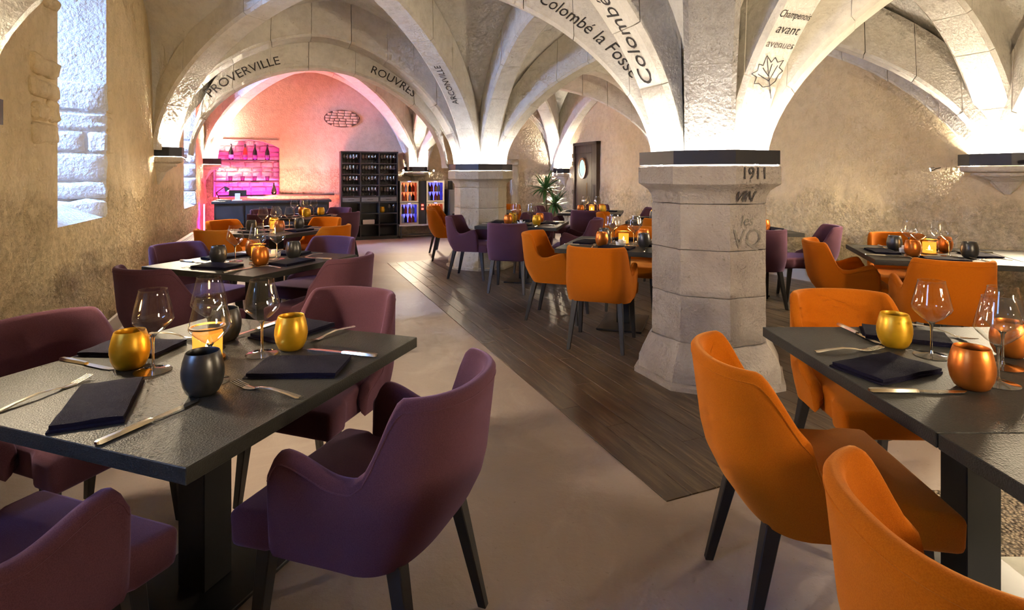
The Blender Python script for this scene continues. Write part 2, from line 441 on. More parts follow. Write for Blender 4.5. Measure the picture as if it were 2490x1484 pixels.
# ---- ribs: every voussoir is a stone of its own
RIBS = {}
rib_no = [0]
class Arch:
    def __init__(self, p0, p1, i0, i1, za, zb, R, w, n=NEXP, topR=None):
        self.p0, self.p1 = Vector(p0), Vector(p1)
        d = self.p1 - self.p0; L = d.length; self.h = d / L
        self.a, self.b = self.p0 + self.h * i0, self.p1 - self.h * i1
        self.za, self.zb, self.R, self.w, self.n, self.topR = za, zb, R, w, n, topR
        self.L = (self.b - self.a).length
        self.lat = Vector((-self.h.y, self.h.x))
        N = 160; self.st = []
        for k in range(N + 1):
            th = PI * k / N
            f = abs(math.cos(th)) ** (2 / n); z = abs(math.sin(th)) ** (2 / n)
            t = 0.5 - 0.5 * math.copysign(f, math.cos(th))
            self.st.append((t * self.L, za + (zb - za) * t + R * z))
        self.acc = [0.0]
        for k in range(N):
            (x0, y0), (x1, y1) = self.st[k], self.st[k + 1]
            self.acc.append(self.acc[-1] + math.hypot(x1 - x0, y1 - y0))
        self.len = self.acc[-1]
    def at(self, l):
        l = min(max(l, 0.0), self.len - 1e-6)
        lo, hi = 0, len(self.acc) - 1
        while hi - lo > 1:
            m = (lo + hi) // 2
            if self.acc[m] <= l: lo = m
            else: hi = m
        (x0, y0), (x1, y1) = self.st[lo], self.st[lo + 1]
        t = (l - self.acc[lo]) / max(1e-9, self.acc[lo + 1] - self.acc[lo])
        dx, dy = x1 - x0, y1 - y0; q = math.hypot(dx, dy)
        return x0 + dx * t, y0 + dy * t, -dy / q, dx / q      # position and normal (towards the stone)
    def P(self, x, z, lat):
        p = self.a + self.h * x + self.lat * lat
        return W(p.x, p.y, z)
    def top(self, x, z):
        if self.topR is not None:
            f = abs(2 * x / self.L - 1)
            return max(z + 0.06, self.za + (self.zb - self.za) * x / self.L + self.topR * prof(f, self.n) + 0.05)
        p = self.a + self.h * min(max(x, 0.02), self.L - 0.02)
        e = 0.02
        pv = min(max(p.x, VL + e), VR - e); ps = min(max(p.y, S0 + e), S3 - e)
        return max(web(pv, ps) + 0.06, z + 0.10)
    def section(self, l, dl=0.0):
        x, z, nx, nz = self.at(l); c = 0.03; w = self.w
        tz = self.top(x, z)
        return [self.P(x, tz, -w), self.P(x + nx * c, min(z + nz * c, tz), -w), self.P(x, z, -w + c), self.P(x, z, w - c), self.P(x + nx * c, min(z + nz * c, tz), w), self.P(x, tz, w)]
    def text(self, l, y, face, off=0.003):
        x, z, nx, nz = self.at(l)
        if face == 'soffit': return self.P(x - nx * off, z - nz * off, y)
        return self.P(x + nx * (0.03 + y), z + nz * (0.03 + y), (self.w + off) * (1 if face == '+' else -1))

def rib(key, arch, count, mat=None, label=None):
    rib_no[0] += 1
    e = bpy.data.objects.new('trim_%d' % rib_no[0], None); COL.objects.link(e); e['kind'] = 'structure'
    e.location = (0, 0, 0)
    if label: e['label'] = label
    RIBS[key] = (arch, e)
    cuts = [0.0]
    for k in range(1, count): cuts.append(arch.len * (k + random.uniform(-0.12, 0.12)) / count)
    cuts.append(arch.len)
    for k in range(count):
        m = MB(); a, b = cuts[k] + 0.0025, cuts[k + 1] - 0.0025
        ns = max(3, int((b - a) / 0.09))
        m.loft([arch.section(a + (b - a) * i / ns) for i in range(ns + 1)], False)
        for l, rev in ((a, True), (b, False)):
            sec = arch.section(l); m.add(sec, [tuple(range(6)) if rev else tuple(reversed(range(6)))])
        o = m.build('voussoir', mat or M['rib'], e, smooth=25)
        j = random.uniform(-0.003, 0.003); o.location = (V.x * j, V.y * j, random.uniform(-0.002, 0.002))
    return e
ZL, ZP = 1.70, 1.50               # springing on the left wall corbels and on the pillars
PI_IN, CO_IN = 0.37, 0.14
HR = 0.155
R_ = 1.75
rib('t0l', Arch((VL, S1), (0, S1), CO_IN, PI_IN, ZL, ZP, 1.68, HR), 11, label='broad whitewashed transverse rib from the big pillar to the window wall')
rib('t0r', Arch((VR, S1), (0, S1), CO_IN, PI_IN, ZP, ZP, 1.62, 0.17), 9, label='transverse rib from the big pillar to the cream wall corbel')
rib('t1l', Arch((VL, S2), (0, S2), CO_IN - 0.04, PI_IN, ZL, ZP, 1.66, 0.20), 11, label='outer order of the transverse arch spanning the aisle before the bar')
rib('t1in', Arch((VL, S2 + 0.33), (0, S2 + 0.33), CO_IN + 0.20, PI_IN + 0.12, ZL - 0.05, ZP, 1.33, 0.15, 1.9, topR=1.9), 9, label='inner order of the transverse arch lettered with village names')
rib('t1r', Arch((VR, S2), (0, S2), CO_IN, PI_IN, ZP, ZP, 1.60, 0.17), 9)
rib('bl', Arch((VL, S3 - 0.16), (0, S3 - 0.16), CO_IN, CO_IN + 0.1, ZL, ZP, 1.98, 0.15), 11, label='wall arch framing the pink lit bar wall')
rib('br', Arch((VR, S3 - 0.16), (0, S3 - 0.16), CO_IN, CO_IN + 0.1, ZP, ZP, 1.75, 0.14), 9)
rib('l0', Arch((0, S0), (0, S1), PI_IN, PI_IN, ZP, ZP, R_, 0.15), 11)
rib('l1', Arch((0, S1), (0, S2), PI_IN, PI_IN, ZP, ZP, R_, 0.15), 11)
rib('l2', Arch((0, S2), (0, S3), PI_IN, CO_IN, ZP, ZP, R_, 0.15), 10)
for k, (a, b) in enumerate(((S0, S1), (S1, S2), (S2, S3))):
    rib('wr%d' % k, Arch((VR - 0.10, a), (VR - 0.10, b), 0.20, 0.20, ZP, ZP, 1.60, 0.12, 1.42), 9)
    for (c, side) in ((VL, 'l'), (VR, 'r')):
        zc = ZL if side == 'l' else ZP
        cin = CO_IN + 0.05
        pin = lambda s: 0.2 if s in (S0, S3) else PI_IN
        Rd = 1.74 if side == 'l' else 1.66
        e1 = Arch((c, a), (0, b), cin, pin(b), zc, ZP, Rd, HR); e2 = Arch((c, b), (0, a), cin, pin(a), zc, ZP, Rd, HR)
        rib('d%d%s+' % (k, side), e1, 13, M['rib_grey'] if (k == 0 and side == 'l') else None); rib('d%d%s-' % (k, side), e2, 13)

# ---- walls
def wall(name, fixed, val, u0, u1, z1, mat, holes=(), disp=None, label=None, step=0.085):
    def lines(a, b, extra):
        n = max(2, int((b - a) / step)); L = [a + (b - a) * i / n for i in range(n + 1)]
        for e in extra:
            if a < e < b:
                k = min(range(len(L)), key=lambda i: abs(L[i] - e)); L[k] = e
        return sorted(set(L))
    gu = lines(u0, u1, [h[0] for h in holes] + [h[1] for h in holes]); gz = lines(0, z1, [h[2] for h in holes] + [h[3] for h in holes])
    m = MB(); vs = []
    edge = lambda u, z: any(h[0] - 1e-6 <= u <= h[1] + 1e-6 and h[2] - 1e-6 <= z <= h[3] + 1e-6 for h in holes)
    for z in gz:
        for u in gu:
            d = 0.0 if (disp is None or edge(u, z)) else disp(u, z)
            vs.append(W(val + d, u, z) if fixed == 'v' else W(u, val + d, z))
    n = len(gu); fs = []
    for i in range(len(gz) - 1):
        for j in range(n - 1):
            cu, cz = (gu[j] + gu[j + 1]) / 2, (gz[i] + gz[i + 1]) / 2
            if any(h[0] < cu < h[1] and h[2] < cz < h[3] for h in holes): continue
            fs.append((i * n + j, i * n + j + 1, (i + 1) * n + j + 1, (i + 1) * n + j))
    m.add(vs, fs)
    return struct(name, m, mat, label, smooth=60)
def rough(sd, lowz, amp):
    def f(u, z):
        b = noise.fractal(Vector((u * 1.1, z * 1.1, sd)), 1.0, 2.0, 3) * 0.02
        k = 1.0 / (1 + math.exp((z - lowz - 0.12 * noise.noise(Vector((u * 2, sd, 0)))) * 14))
        t = noise.fractal(Vector((u * 4.5, z * 6.5, sd + 5)), 0.9, 2.1, 4) * amp
        return b + k * (t + amp * 0.8)
    return f
WL = wall('wall_left', 'v', VL, S0, S3, 3.95, M['wall_l'], [(a, b, z0, z1) for a, b, z0, z1 in WINDOWS], rough(1, 1.42, 0.018), 'window wall with smooth plaster above rough bare render')
fr = rough(2, 1.30, 0.02)
WR = wall('wall_right', 'v', VR, S0, S3, 3.95, M['wall_r'], [], lambda u, z: -fr(u, z), 'cream plaster wall with rough rubble showing below')
NICHE = (-4.10, -2.88, 0.95, 2.12)
fb = rough(3, 1.75, 0.02)
WB = wall('wall_back', 's', S3, VL, VR, 3.95, M['wall_b'], [NICHE, (1.75, 2.35, 0.0, 1.62)], lambda u, z: -fb(u, z), 'end wall with a stone niche, lit pink over the bar')
WF = wall('wall_front', 's', S0, VL, VR, 3.95, M['wall_r'], [], None, 'plain plaster end wall', step=0.6)
bb = MB(); bb.box8([W(VR - 0.035, S0, 0), W(VR - 0.01, S0, 0), W(VR - 0.01, 7.40, 0), W(VR - 0.035, 7.40, 0), W(VR - 0.035, S0, 0.22), W(VR - 0.01, S0, 0.22), W(VR - 0.01, 7.40, 0.22), W(VR - 0.035, 7.40, 0.22)])
bb.v = [(x + V.x * -0.03, y + V.y * -0.03, z) for x, y, z in bb.v]
struct('baseboard_right', bb, M['paint_white'], 'low off-white baseboard along the cream wall')
bb = MB(); bb.box8([W(VL + 0.05, S0, 0), W(VL + 0.075, S0, 0), W(VL + 0.075, 5.0, 0), W(VL + 0.05, 5.0, 0), W(VL + 0.05, S0, 0.14), W(VL + 0.075, S0, 0.14), W(VL + 0.075, 5.0, 0.14), W(VL + 0.05, 5.0, 0.14)])
struct('baseboard_left', bb, M['paint_white'], 'low off-white baseboard under the slit windows')

# rough stone block between eight corners given in a local frame (o, ex, ey, ez)
def stone(name, o, ex, ey, x0, x1, y0, y1, z0, z1, mat, parent, amp=0.012, cuts=3, seed=0, bev=0.02):
    me = bpy.data.meshes.new(name); bm = bmesh.new()
    bmesh.ops.create_cube(bm, size=1.0)
    bmesh.ops.scale(bm, vec=(x1 - x0, y1 - y0, z1 - z0), verts=bm.verts)
    bmesh.ops.bevel(bm, geom=list(bm.edges), offset=min(bev, (z1 - z0) * 0.3), segments=1, affect='EDGES')
    if cuts: bmesh.ops.subdivide_edges(bm, edges=bm.edges, cuts=cuts, use_grid_fill=True)
    c = Vector(((x0 + x1) / 2, (y0 + y1) / 2, (z0 + z1) / 2))
    for vv in bm.verts:
        p = vv.co + c
        d = noise.noise_vector(Vector((p.x * 9 + seed, p.y * 9, p.z * 9))) * amp + noise.noise_vector(Vector((p.x * 25 + seed, p.y * 25, p.z * 25))) * amp * 0.5
        p = p + d
        vv.co = o + ex * p.x + ey * p.y + Vector((0, 0, 1)) * p.z
    bmesh.ops.recalc_face_normals(bm, faces=bm.faces)
    bm.to_mesh(me); bm.free()
    me.polygons.foreach_set('use_smooth', [True] * len(me.polygons)); me.set_sharp_from_angle(angle=math.radians(50))
    return link(name, me, mat, parent)
V3, U3 = Vector((V.x, V.y, 0)), Vector((U.x, U.y, 0))
for wi, (a, b, z0, z1) in enumerate(WINDOWS):
    e = bpy.data.objects.new('window_%d' % (wi + 1), None); COL.objects.link(e); e['kind'] = 'structure'
    e['label'] = ('slit window behind the viewer', 'deep slit window embrasure with pale blue daylit stones', 'second narrow slit window beyond the first corbel')[wi]
    D, ins = 0.85, 0.22
    q = lambda v, s, z: W(v, s, z)
    # splayed reveals, sill and head
    m = MB(); m.add([q(VL, b, z0 - 0.1), q(VL - D, b - ins, z0 - 0.1), q(VL - D, b - ins, z1 + 0.1), q(VL, b, z1 + 0.1)], [(0, 1, 2, 3)]); m.build('reveal', M['stone_white'], e)
    m = MB(); m.add([q(VL, a, z0 - 0.1), q(VL - D, a + ins, z0 - 0.1), q(VL - D, a + ins, z1 + 0.1), q(VL, a, z1 + 0.1)], [(0, 1, 2, 3)]); m.build('reveal', M['stone_white'], e)
    m = MB(); m.add([q(VL + 0.0, a, z0), q(VL + 0.0, b, z0), q(VL - D, b - ins, z0 + 0.35), q(VL - D, a + ins, z0 + 0.35)], [(0, 1, 2, 3)]); m.build('sill', M['stone_white'], e)
    m = MB(); m.add([q(VL, a, z1), q(VL, b, z1), q(VL - D, b - ins, z1), q(VL - D, a + ins, z1)], [(0, 1, 2, 3)]); m.build('head', M['stone_white'], e)
    m = MB(); xs = (a + ins, b - ins)
    m.box8([q(VL - D, xs[0], z0 + 0.3), q(VL - D + 0.05, xs[0], z0 + 0.3), q(VL - D + 0.05, xs[0] + 0.05, z0 + 0.3), q(VL - D, xs[0] + 0.05, z0 + 0.3), q(VL - D, xs[0], z1), q(VL - D + 0.05, xs[0], z1), q(VL - D + 0.05, xs[0] + 0.05, z1), q(VL - D, xs[0] + 0.05, z1)])
    m.box8([q(VL - D, xs[1] - 0.05, z0 + 0.3), q(VL - D + 0.05, xs[1] - 0.05, z0 + 0.3), q(VL - D + 0.05, xs[1], z0 + 0.3), q(VL - D, xs[1], z0 + 0.3), q(VL - D, xs[1] - 0.05, z1), q(VL - D + 0.05, xs[1] - 0.05, z1), q(VL - D + 0.05, xs[1], z1), q(VL - D, xs[1], z1)])
    m.build('frame', M['grey_metal'], e)
    m = MB(); m.add([q(VL - D + 0.02, xs[0] + 0.05, z0 + 0.3), q(VL - D + 0.02, xs[1] - 0.05, z0 + 0.3), q(VL - D + 0.02, xs[1] - 0.05, z1), q(VL - D + 0.02, xs[0] + 0.05, z1)], [(0, 1, 2, 3)]); m.build('pane', M['pane'], e)
    if wi == 0: continue
    # stones of the far jamb, laid in courses
    d = (W(VL - D, b - ins) - W(VL, b)); d.z = 0; d.normalize()
    nrm = Vector((d.y, -d.x, 0))
    if nrm.dot(U3) > 0: nrm = -nrm
    o = W(VL, b, 0)
    H = z1 - z0
    cs = [(0.0, 0.075), (0.08, 0.15), (0.155, 0.275), (0.28, 0.37), (0.375, 0.45), (0.455, 0.585)] if wi == 1 else [(0.0, 0.12), (0.125, 0.24), (0.245, 0.36), (0.365, 0.45), (0.455, 0.56), (0.565, 0.66)]
    for ci, (p0, p1) in enumerate(cs):
        za, zb = z0 + p0 * H + 0.004, z0 + p1 * H - 0.004
        sp = [(-0.02, 0.52)] if ci not in (3,) else [(-0.02, 0.13), (0.14, 0.52)]
        pr = 0.03 if ci > 1 else 0.10 - 0.04 * ci
        for k, (x0, x1) in enumerate(sp):
            stone('stone', o, d, nrm, x0 + 0.012, x1, -0.06, pr, za, zb, M['stone_white'], e, 0.018 if ci < 2 else 0.012, 3, wi * 50 + ci * 7 + k)
# rubble quoins showing on the plaster before the big window
for k, (s0, s1, z0, z1) in enumerate(((1.2, 1.63, 1.60, 1.74), (1.22, 1.45, 1.75, 1.86), (1.47, 1.64, 1.75, 1.90), (1.2, 1.63, 1.90, 2.02), (1.25, 1.62, 2.05, 2.17), (1.42, 1.62, 2.52, 2.60))):
    stone('stone', W(VL, 0, 0), U3, V3, s0, s1, -0.05, 0.028, z0, z1, M['wall_l'], WL, 0.014, 3, 300 + k)
for k, (s0, s1, z0, z1) in enumerate(((2.80, 2.98, 1.58, 1.76), (2.80, 2.95, 1.78, 1.92), (2.80, 2.99, 1.95, 2.16))):
    stone('stone', W(VL, 0, 0), U3, V3, s0 + 0.01, s1, -0.05, 0.02, z0, z1, M['wall_l'], WL, 0.010, 3, 320 + k)
# niche of the bar wall: back, cheeks, segmental head, and its rubble stones
nv0, nv1, nz0, nz1 = NICHE
ND = 0.28
m = MB()
m.add([W(nv0, S3 + ND, nz0), W(nv1, S3 + ND, nz0), W(nv1, S3 + ND, nz1 + 0.2), W(nv0, S3 + ND, nz1 + 0.2)], [(0, 1, 2, 3)])
for vv in (nv0, nv1): m.add([W(vv, S3 - 0.02, nz0), W(vv, S3 + ND, nz0), W(vv, S3 + ND, nz1 + 0.2), W(vv, S3 - 0.02, nz1 + 0.2)], [(0, 1, 2, 3)])
m.add([W(nv0, S3 - 0.02, nz1), W(nv1, S3 - 0.02, nz1), W(nv1, S3 + ND, nz1), W(nv0, S3 + ND, nz1)], [(0, 1, 2, 3)])
m.add([W(nv0, S3 - 0.02, nz0), W(nv1, S3 - 0.02, nz0), W(nv1, S3 + ND, nz0), W(nv0, S3 + ND, nz0)], [(0, 1, 2, 3)])
m.build('niche_lining', M['stone'], WB)
z = nz0; row = 0
while z < nz1 - 0.03:
    h = min(random.uniform(0.085, 0.13), nz1 - z)
    x = nv0 + 0.005 - (0.1 if row % 2 else 0)
    while x < nv1 - 0.03:
        w = random.uniform(0.16, 0.30); x1 = min(x + w, nv1 - 0.004)
        if nv1 - x1 < 0.08: x1 = nv1 - 0.004
        xa = max(x, nv0 + 0.004)
        stone('stone', W(0, S3 + ND, 0), V3, -U3, xa + 0.006, x1 - 0.006, -0.04, 0.03 + random.uniform(-0.008, 0.012), z + 0.006, z + h - 0.006, M['stone'], WB, 0.012, 1, row * 31 + int(x * 50), 0.012)
        x = x1 + 0.002
    z += h; row += 1
# spandrel pieces that give the niche its low segmental arch
for sgn in (0, 1):
    m = MB(); nseg = 8; top = []; 
    c = (nv0 + nv1) / 2; hw = (nv1 - nv0) / 2; f = []
    for k in range(nseg + 1):
        x = nv0 + hw * k / nseg if sgn == 0 else c + hw * k / nseg
        f.append((x, nz1 - 0.16 * ((x - c) / hw) ** 2))
    fr_ = [W(x, S3 - 0.012, zz) for x, zz in f] + [W(x, S3 - 0.012, nz1 + 0.01) for x, zz in reversed(f)]
    bk_ = [W(x, S3 + ND, zz) for x, zz in f] + [W(x, S3 + ND, nz1 + 0.01) for x, zz in reversed(f)]
    m.loft([fr_, bk_], True, True, True); m.build('niche_spandrel', M['wall_b'], WB)
# oval window of bare brickwork in the pink wall
zc, vc, ea, eb = 2.62, -1.62, 0.36, 0.17
z = zc - eb; row = 0
while z < zc + eb - 0.02:
    h = 0.058; zz = z + h / 2
    hw = ea * math.sqrt(max(0.0, 1 - ((zz - zc) / (eb + 0.01)) ** 2)); x = vc - hw + (0.0 if row % 2 else -0.05)
    while x < vc + hw - 0.03:
        w = random.uniform(0.10, 0.16); xa, x1 = max(x, vc - hw), min(x + w, vc + hw)
        if x1 - xa > 0.03: stone('brick', W(0, S3 - 0.03, 0), V3, -U3, xa + 0.005, x1 - 0.005, -0.03, 0.014, z + 0.005, z + h - 0.004, M['wall_b'], WB, 0.006, 1, row * 17 + int(x * 90), 0.008)
        x += w
    z += h; row += 1
m = MB(); m.loft([[W(vc + ea * 1.05 * math.cos(2 * PI * k / 28), S3 - 0.032 - dd, zc + eb * 1.12 * math.sin(2 * PI * k / 28)) for k in range(28)] for dd in (0.0, 0.006)], True, True, True)
m.build('mortar_bed', simple('dark_mortar', (0.13, 0.10, 0.075), 0.95), WB)
# blocked doorway in the far right corner: pale lintel, jamb and recess
DJ = M['stone']
for (x0, x1, z0, z1, dep, nm) in ((1.55, 2.55, 1.62, 1.78, 0.07, 'lintel'), (2.35, 2.55, 0.0, 1.62, 0.07, 'door_jamb'), (1.35, 1.75, 0.0, 1.62, 0.12, 'door_jamb')):
    stone(nm, W(0, S3, 0), V3, -U3, x0, x1, -0.05, dep, z0, z1, M['pillar_pale'], WB, 0.008, 3, int(x0 * 100))
m = MB(); m.add([W(1.75, S3 + 0.22, 0), W(2.35, S3 + 0.22, 0), W(2.35, S3 + 0.22, 1.62), W(1.75, S3 + 0.22, 1.62)], [(0, 1, 2, 3)])
for vv in (1.75, 2.35): m.add([W(vv, S3 - 0.02, 0), W(vv, S3 + 0.22, 0), W(vv, S3 + 0.22, 1.62), W(vv, S3 - 0.02, 1.62)], [(0, 1, 2, 3)])
m.add([W(1.75, S3, 1.62), W(2.35, S3, 1.62), W(2.35, S3 + 0.22, 1.62), W(1.75, S3 + 0.22, 1.62)], [(0, 1, 2, 3)])
m.build('doorway_recess', M['wall_r'], WB)

# ---- door in the cream wall
def slab_v(m, v0, v1, s0, s1, z0, z1):
    m.box8([W(v0, s0, z0), W(v1, s0, z0), W(v1, s1, z0), W(v0, s1, z0), W(v0, s0, z1), W(v1, s0, z1), W(v1, s1, z1), W(v0, s1, z1)]); return m
ds0, ds1, dz = 7.44, 8.51, 2.14
e = bpy.data.objects.new('door_1', None); COL.objects.link(e); e['kind'] = 'structure'; e['label'] = 'dark walnut door with an oval porthole in the cream wall'
vf = VR - 0.10
m = MB(); slab_v(m, vf, VR + 0.02, ds0, ds0 + 0.07, 0, dz); slab_v(m, vf, VR + 0.02, ds1 - 0.07, ds1, 0, dz); slab_v(m, vf, VR + 0.02, ds0, ds1, dz - 0.07, dz); m.build('door_frame', M['door'], e)
m = MB(); slab_v(m, vf + 0.03, VR, ds0 + 0.072, ds0 + 0.26, 0.01, dz - 0.07); m.build('door_leaf', M['door'], e)
m = MB(); slab_v(m, vf + 0.03, VR, ds0 + 0.265, ds1 - 0.072, 0.01, dz - 0.25); m.build('door_leaf', M['door'], e)
m = MB(); slab_v(m, vf + 0.03, VR, ds0 + 0.265, ds1 - 0.072, dz - 0.245, dz - 0.07); m.build('door_panel', M['door'], e)
oc, oz = (ds0 + ds1) / 2 + 0.12, 1.55
m = MB(); m.loft([[W(vf + 0.025 - k, oc + rr * 0.17 * math.cos(t), oz + rr * 0.24 * math.sin(t)) for t in [2 * PI * j / 32 for j in range(32)]] for rr, k in ((0.82, 0.0), (0.82, 0.02), (1.0, 0.02), (1.0, -0.005))], True)
m.build('porthole_ring', simple('copper_brown_rim', (0.22, 0.08, 0.03), 0.4), e, smooth=40)
m = MB(); m.add([W(vf + 0.02, oc + 0.82 * 0.17 * math.cos(t), oz + 0.82 * 0.24 * math.sin(t)) for t in [2 * PI * j / 32 for j in range(32)]], [tuple(range(32))])
m.build('porthole_glass', emit('lit_frosted_porthole', (0.8, 1.0, 0.95), 0.5), e)
m = MB(); m.tube([W(vf - 0.03, ds0 + 0.36, 0.85), W(vf - 0.03, ds0 + 0.36, 1.22)], 0.014); m.build('pull_handle', M['steel'], e, smooth=40)
m = MB()
for zz in (1.62, 1.80, 0.95): slab_v(m, vf - 0.02, vf + 0.03, ds1 - 0.05, ds1 + 0.01, zz, zz + 0.09)
m.build('hinge', M['steel'], e)
m = MB(); m.add([W(1.85, S3 - 0.1, 1.86), W(1.95, S3 - 0.1, 1.86), W(1.95, S3 - 0.1, 1.96), W(1.85, S3 - 0.1, 1.96)], [(0, 1, 2, 3)])

# ================================================================ pillars and corbels
OCT0 = math.atan2(-U.y, -U.x)
def octa(c, ap, z, nsub=5, amp=0.0, seed=0):
    R = ap / math.cos(PI / 8); pts = []
    cs = [Vector((c.x + R * math.cos(OCT0 + PI / 8 + k * PI / 4), c.y + R * math.sin(OCT0 + PI / 8 + k * PI / 4), z)) for k in range(8)]
    for k in range(8):
        for j in range(nsub):
            p = cs[k].lerp(cs[(k + 1) % 8], j / nsub)
            if amp: p = p + noise.noise_vector(Vector((p.x * 7 + seed, p.y * 7, p.z * 9))) * amp
            pts.append(p)
    return pts
def oct_solid(name, c, prof_, mat, parent, amp=0.004, seed=0):
    m = MB(); rings = []
    for i in range(len(prof_) - 1):
        (a0, z0), (a1, z1) = prof_[i], prof_[i + 1]
        k = max(1, int(abs(z1 - z0) / 0.06))
        for j in range(k): rings.append(octa(c, a0 + (a1 - a0) * j / k, z0 + (z1 - z0) * j / k, 5, amp, seed))
    rings.append(octa(c, prof_[-1][0], prof_[-1][1], 5, amp, seed))
    m.loft(rings, True, True, True)
    return m.build(name, mat, parent, smooth=28)
def pillar(c, label, mat, seed):
    e = thing('stone_pillar', label, 'pillar', (c.x, c.y, 0)); c0 = Vector((0, 0, 0))
    oct_solid('plinth', c0, [(0.485, 0.0), (0.485, 0.035), (0.465, 0.045)], mat, e, 0.003, seed)
    oct_solid('base', c0, [(0.455, 0.047), (0.455, 0.13), (0.445, 0.16), (0.40, 0.25), (0.375, 0.285)], mat, e, 0.012, seed)
    for k, (z0, z1) in enumerate(((0.289, 0.598), (0.602, 0.903), (0.907, 1.206))):
        oct_solid('drum', c0, [(0.366, z0), (0.369, z0 + 0.006), (0.369, z1 - 0.006), (0.366, z1)], mat, e, 0.004, seed)
    oct_solid('capital', c0, [(0.366, 1.21), (0.369, 1.225), (0.375, 1.26), (0.395, 1.295), (0.43, 1.32), (0.452, 1.333), (0.458, 1.34), (0.458, 1.452), (0.45, 1.458)], mat, e, 0.005, seed + 9)
    oct_solid('core', c0, [(0.30, 1.44), (0.30, 1.9)], M['rib'], e, 0.0)
    m = MB(); R0, R1 = 0.452, 0.446
    m.loft([octa(c0, R0, 1.466, 1), octa(c0, R0, 1.557, 1), octa(c0, R1, 1.557, 1), octa(c0, R1, 1.466, 1), octa(c0, R0, 1.466, 1)], True); m.build('metal_band', M['band'], e)
    m = MB(); m.loft([octa(c0, 0.437, 1.476, 1), octa(c0, 0.40, 1.476, 1)], True); m.build('light_strip', M['led'], e)
    return e
PA = pillar(W(0, S1), 'big weathered octagonal stone pillar with chalk lettering', M['pillar'], 3)
PB = pillar(W(0, S2), 'pale octagonal stone pillar further back between plum chairs', M['pillar_pale'], 40)

def corbel(v, s, ang, zt, k, label, mat, led='led_warm', drop=0.30):
    """wall bracket: stepped half-octagon mouldings, dark metal band and its uplight; ang = direction it faces"""
    p = W(v, s, 0); e = thing('stone_corbel', label, 'corbel', (p.x, p.y, zt - drop - 0.12), ang - PI / 2)
    zb = zt - drop - 0.12
    def ring(w, d, z): return [(-w, -0.08, z - zb), (-w, d * 0.55, z - zb), (-w * 0.5, d, z - zb), (w * 0.5, d, z - zb), (w, d * 0.55, z - zb), (w, -0.08, z - zb)]
    zs = zt - 0.10
    m = MB(); m.loft([ring(0.02 * k, 0.02, zs - drop), ring(0.06 * k, 0.05, zs - drop + 0.05), ring(0.10 * k, 0.10, zs - drop * 0.55), ring(0.17 * k, 0.17, zs - drop * 0.36)], True, True, True); m.build('console', mat, e)
    m = MB(); m.loft([ring(0.19 * k, 0.20, zs - drop * 0.355), ring(0.20 * k, 0.21, zs - drop * 0.30), ring(0.20 * k, 0.21, zs - drop * 0.24), ring(0.24 * k, 0.25, zs - drop * 0.20)], True, True, True); m.build('moulding', mat, e)
    m = MB(); m.loft([ring(0.25 * k, 0.26, zs - drop * 0.195), ring(0.26 * k, 0.27, zs - drop * 0.15), ring(0.26 * k, 0.27, zs)], True, True, True); m.build('abacus', mat, e)
    m = MB()
    o_ = ring(0.27 * k, 0.28, zs + 0.006); i_ = ring(0.262 * k, 0.272, zs + 0.006)
    o2 = ring(0.27 * k, 0.28, zt + 0.02); i2 = ring(0.262 * k, 0.272, zt + 0.02)
    m.loft([o_, o2, i2, i_, o_], False); m.build('metal_band', M['band'], e)
    m = MB(); z = zs + 0.012
    a_, b_ = ring(0.255 * k, 0.262, z), ring(0.19 * k, 0.20, z)
    m.loft([a_, b_], False); m.build('light_strip', M[led], e)
    return e
aV, aU = math.atan2(V.y, V.x), math.atan2(U.y, U.x)
corbel(VL, S2 - 0.02, aV, 1.72, 0.62, 'dark topped stone corbel under the lettered arch on the window wall', M['stone'], led='led_hot', drop=0.34)
corbel(VL + 0.02, S3 - 0.2, aV, 1.70, 0.62, 'stone corbel in the corner beside the pink niche', M['stone'], led='led_hot')
corbel(0, S3 - 0.02, aU + PI, 1.56, 1.0, 'stone corbel above the glowing wine coolers', M['stone'], drop=0.24)
corbel(VR - 0.02, S1, aV + PI, 1.58, 1.25, 'wide stone corbel with a black band on the cream wall', M['stone'], drop=0.27)
corbel(VR - 0.02, 9.05, aV + PI, 1.53, 0.75, 'pointed stone corbel between the doorway plant and the dark door', M['stone'], drop=0.33)
corbel(VR - 0.02, S2, aV + PI, 1.56, 1.0, 'stone corbel on the cream wall hidden behind the big pillar', M['stone'])
corbel(VL, S1, aV, 1.72, 0.62, 'stone corbel on the window wall ahead of the first window', M['stone'])
corbel(0, S0 + 0.02, aU, 1.56, 1.0, 'stone corbel on the end wall behind the viewer', M['stone'])

def spotlamp(v, s, z, tv, ts, tz, power, label, color=(1.0, 0.80, 0.52), angle=140):
    p, t = W(v, s, z), W(tv, ts, tz)
    d = (t - p).normalized()
    e = thing('spotlight', label, 'spotlight', p)
    m = MB(); m.tube([(0, 0, 0), tuple(d * 0.03), tuple(d * 0.035)], [0.018, 0.022, 0.0225], 12); m.tube([tuple(-d * 0.05), (0, 0, 0)], 0.008, 6); m.build('lamp_head', M['chrome'], e, smooth=40)
    m = MB(); a = d.cross(Vector((0, 0, 1))).normalized(); b = d.cross(a)
    m.add([d * 0.037 + (a * math.cos(q) + b * math.sin(q)) * 0.018 for q in [2 * PI * j / 12 for j in range(12)]], [tuple(range(12))]); m.build('bulb', M['bulb'], e)
    o = spot('spot_beam', p + d * 0.06, t, power, color, angle, 0.9, 0.12)
    return e
spotlamp(VL + 0.32, S2 - 0.10, 1.60, -1.2, 1.8, 0.3, 105, 'small chrome spotlight glaring from the corbel by the first slit window')
spotlamp(VL + 0.27, S3 - 0.30, 1.50, -2.0, 6.0, 0.5, 80, 'small chrome spotlight in front of the pink niche')
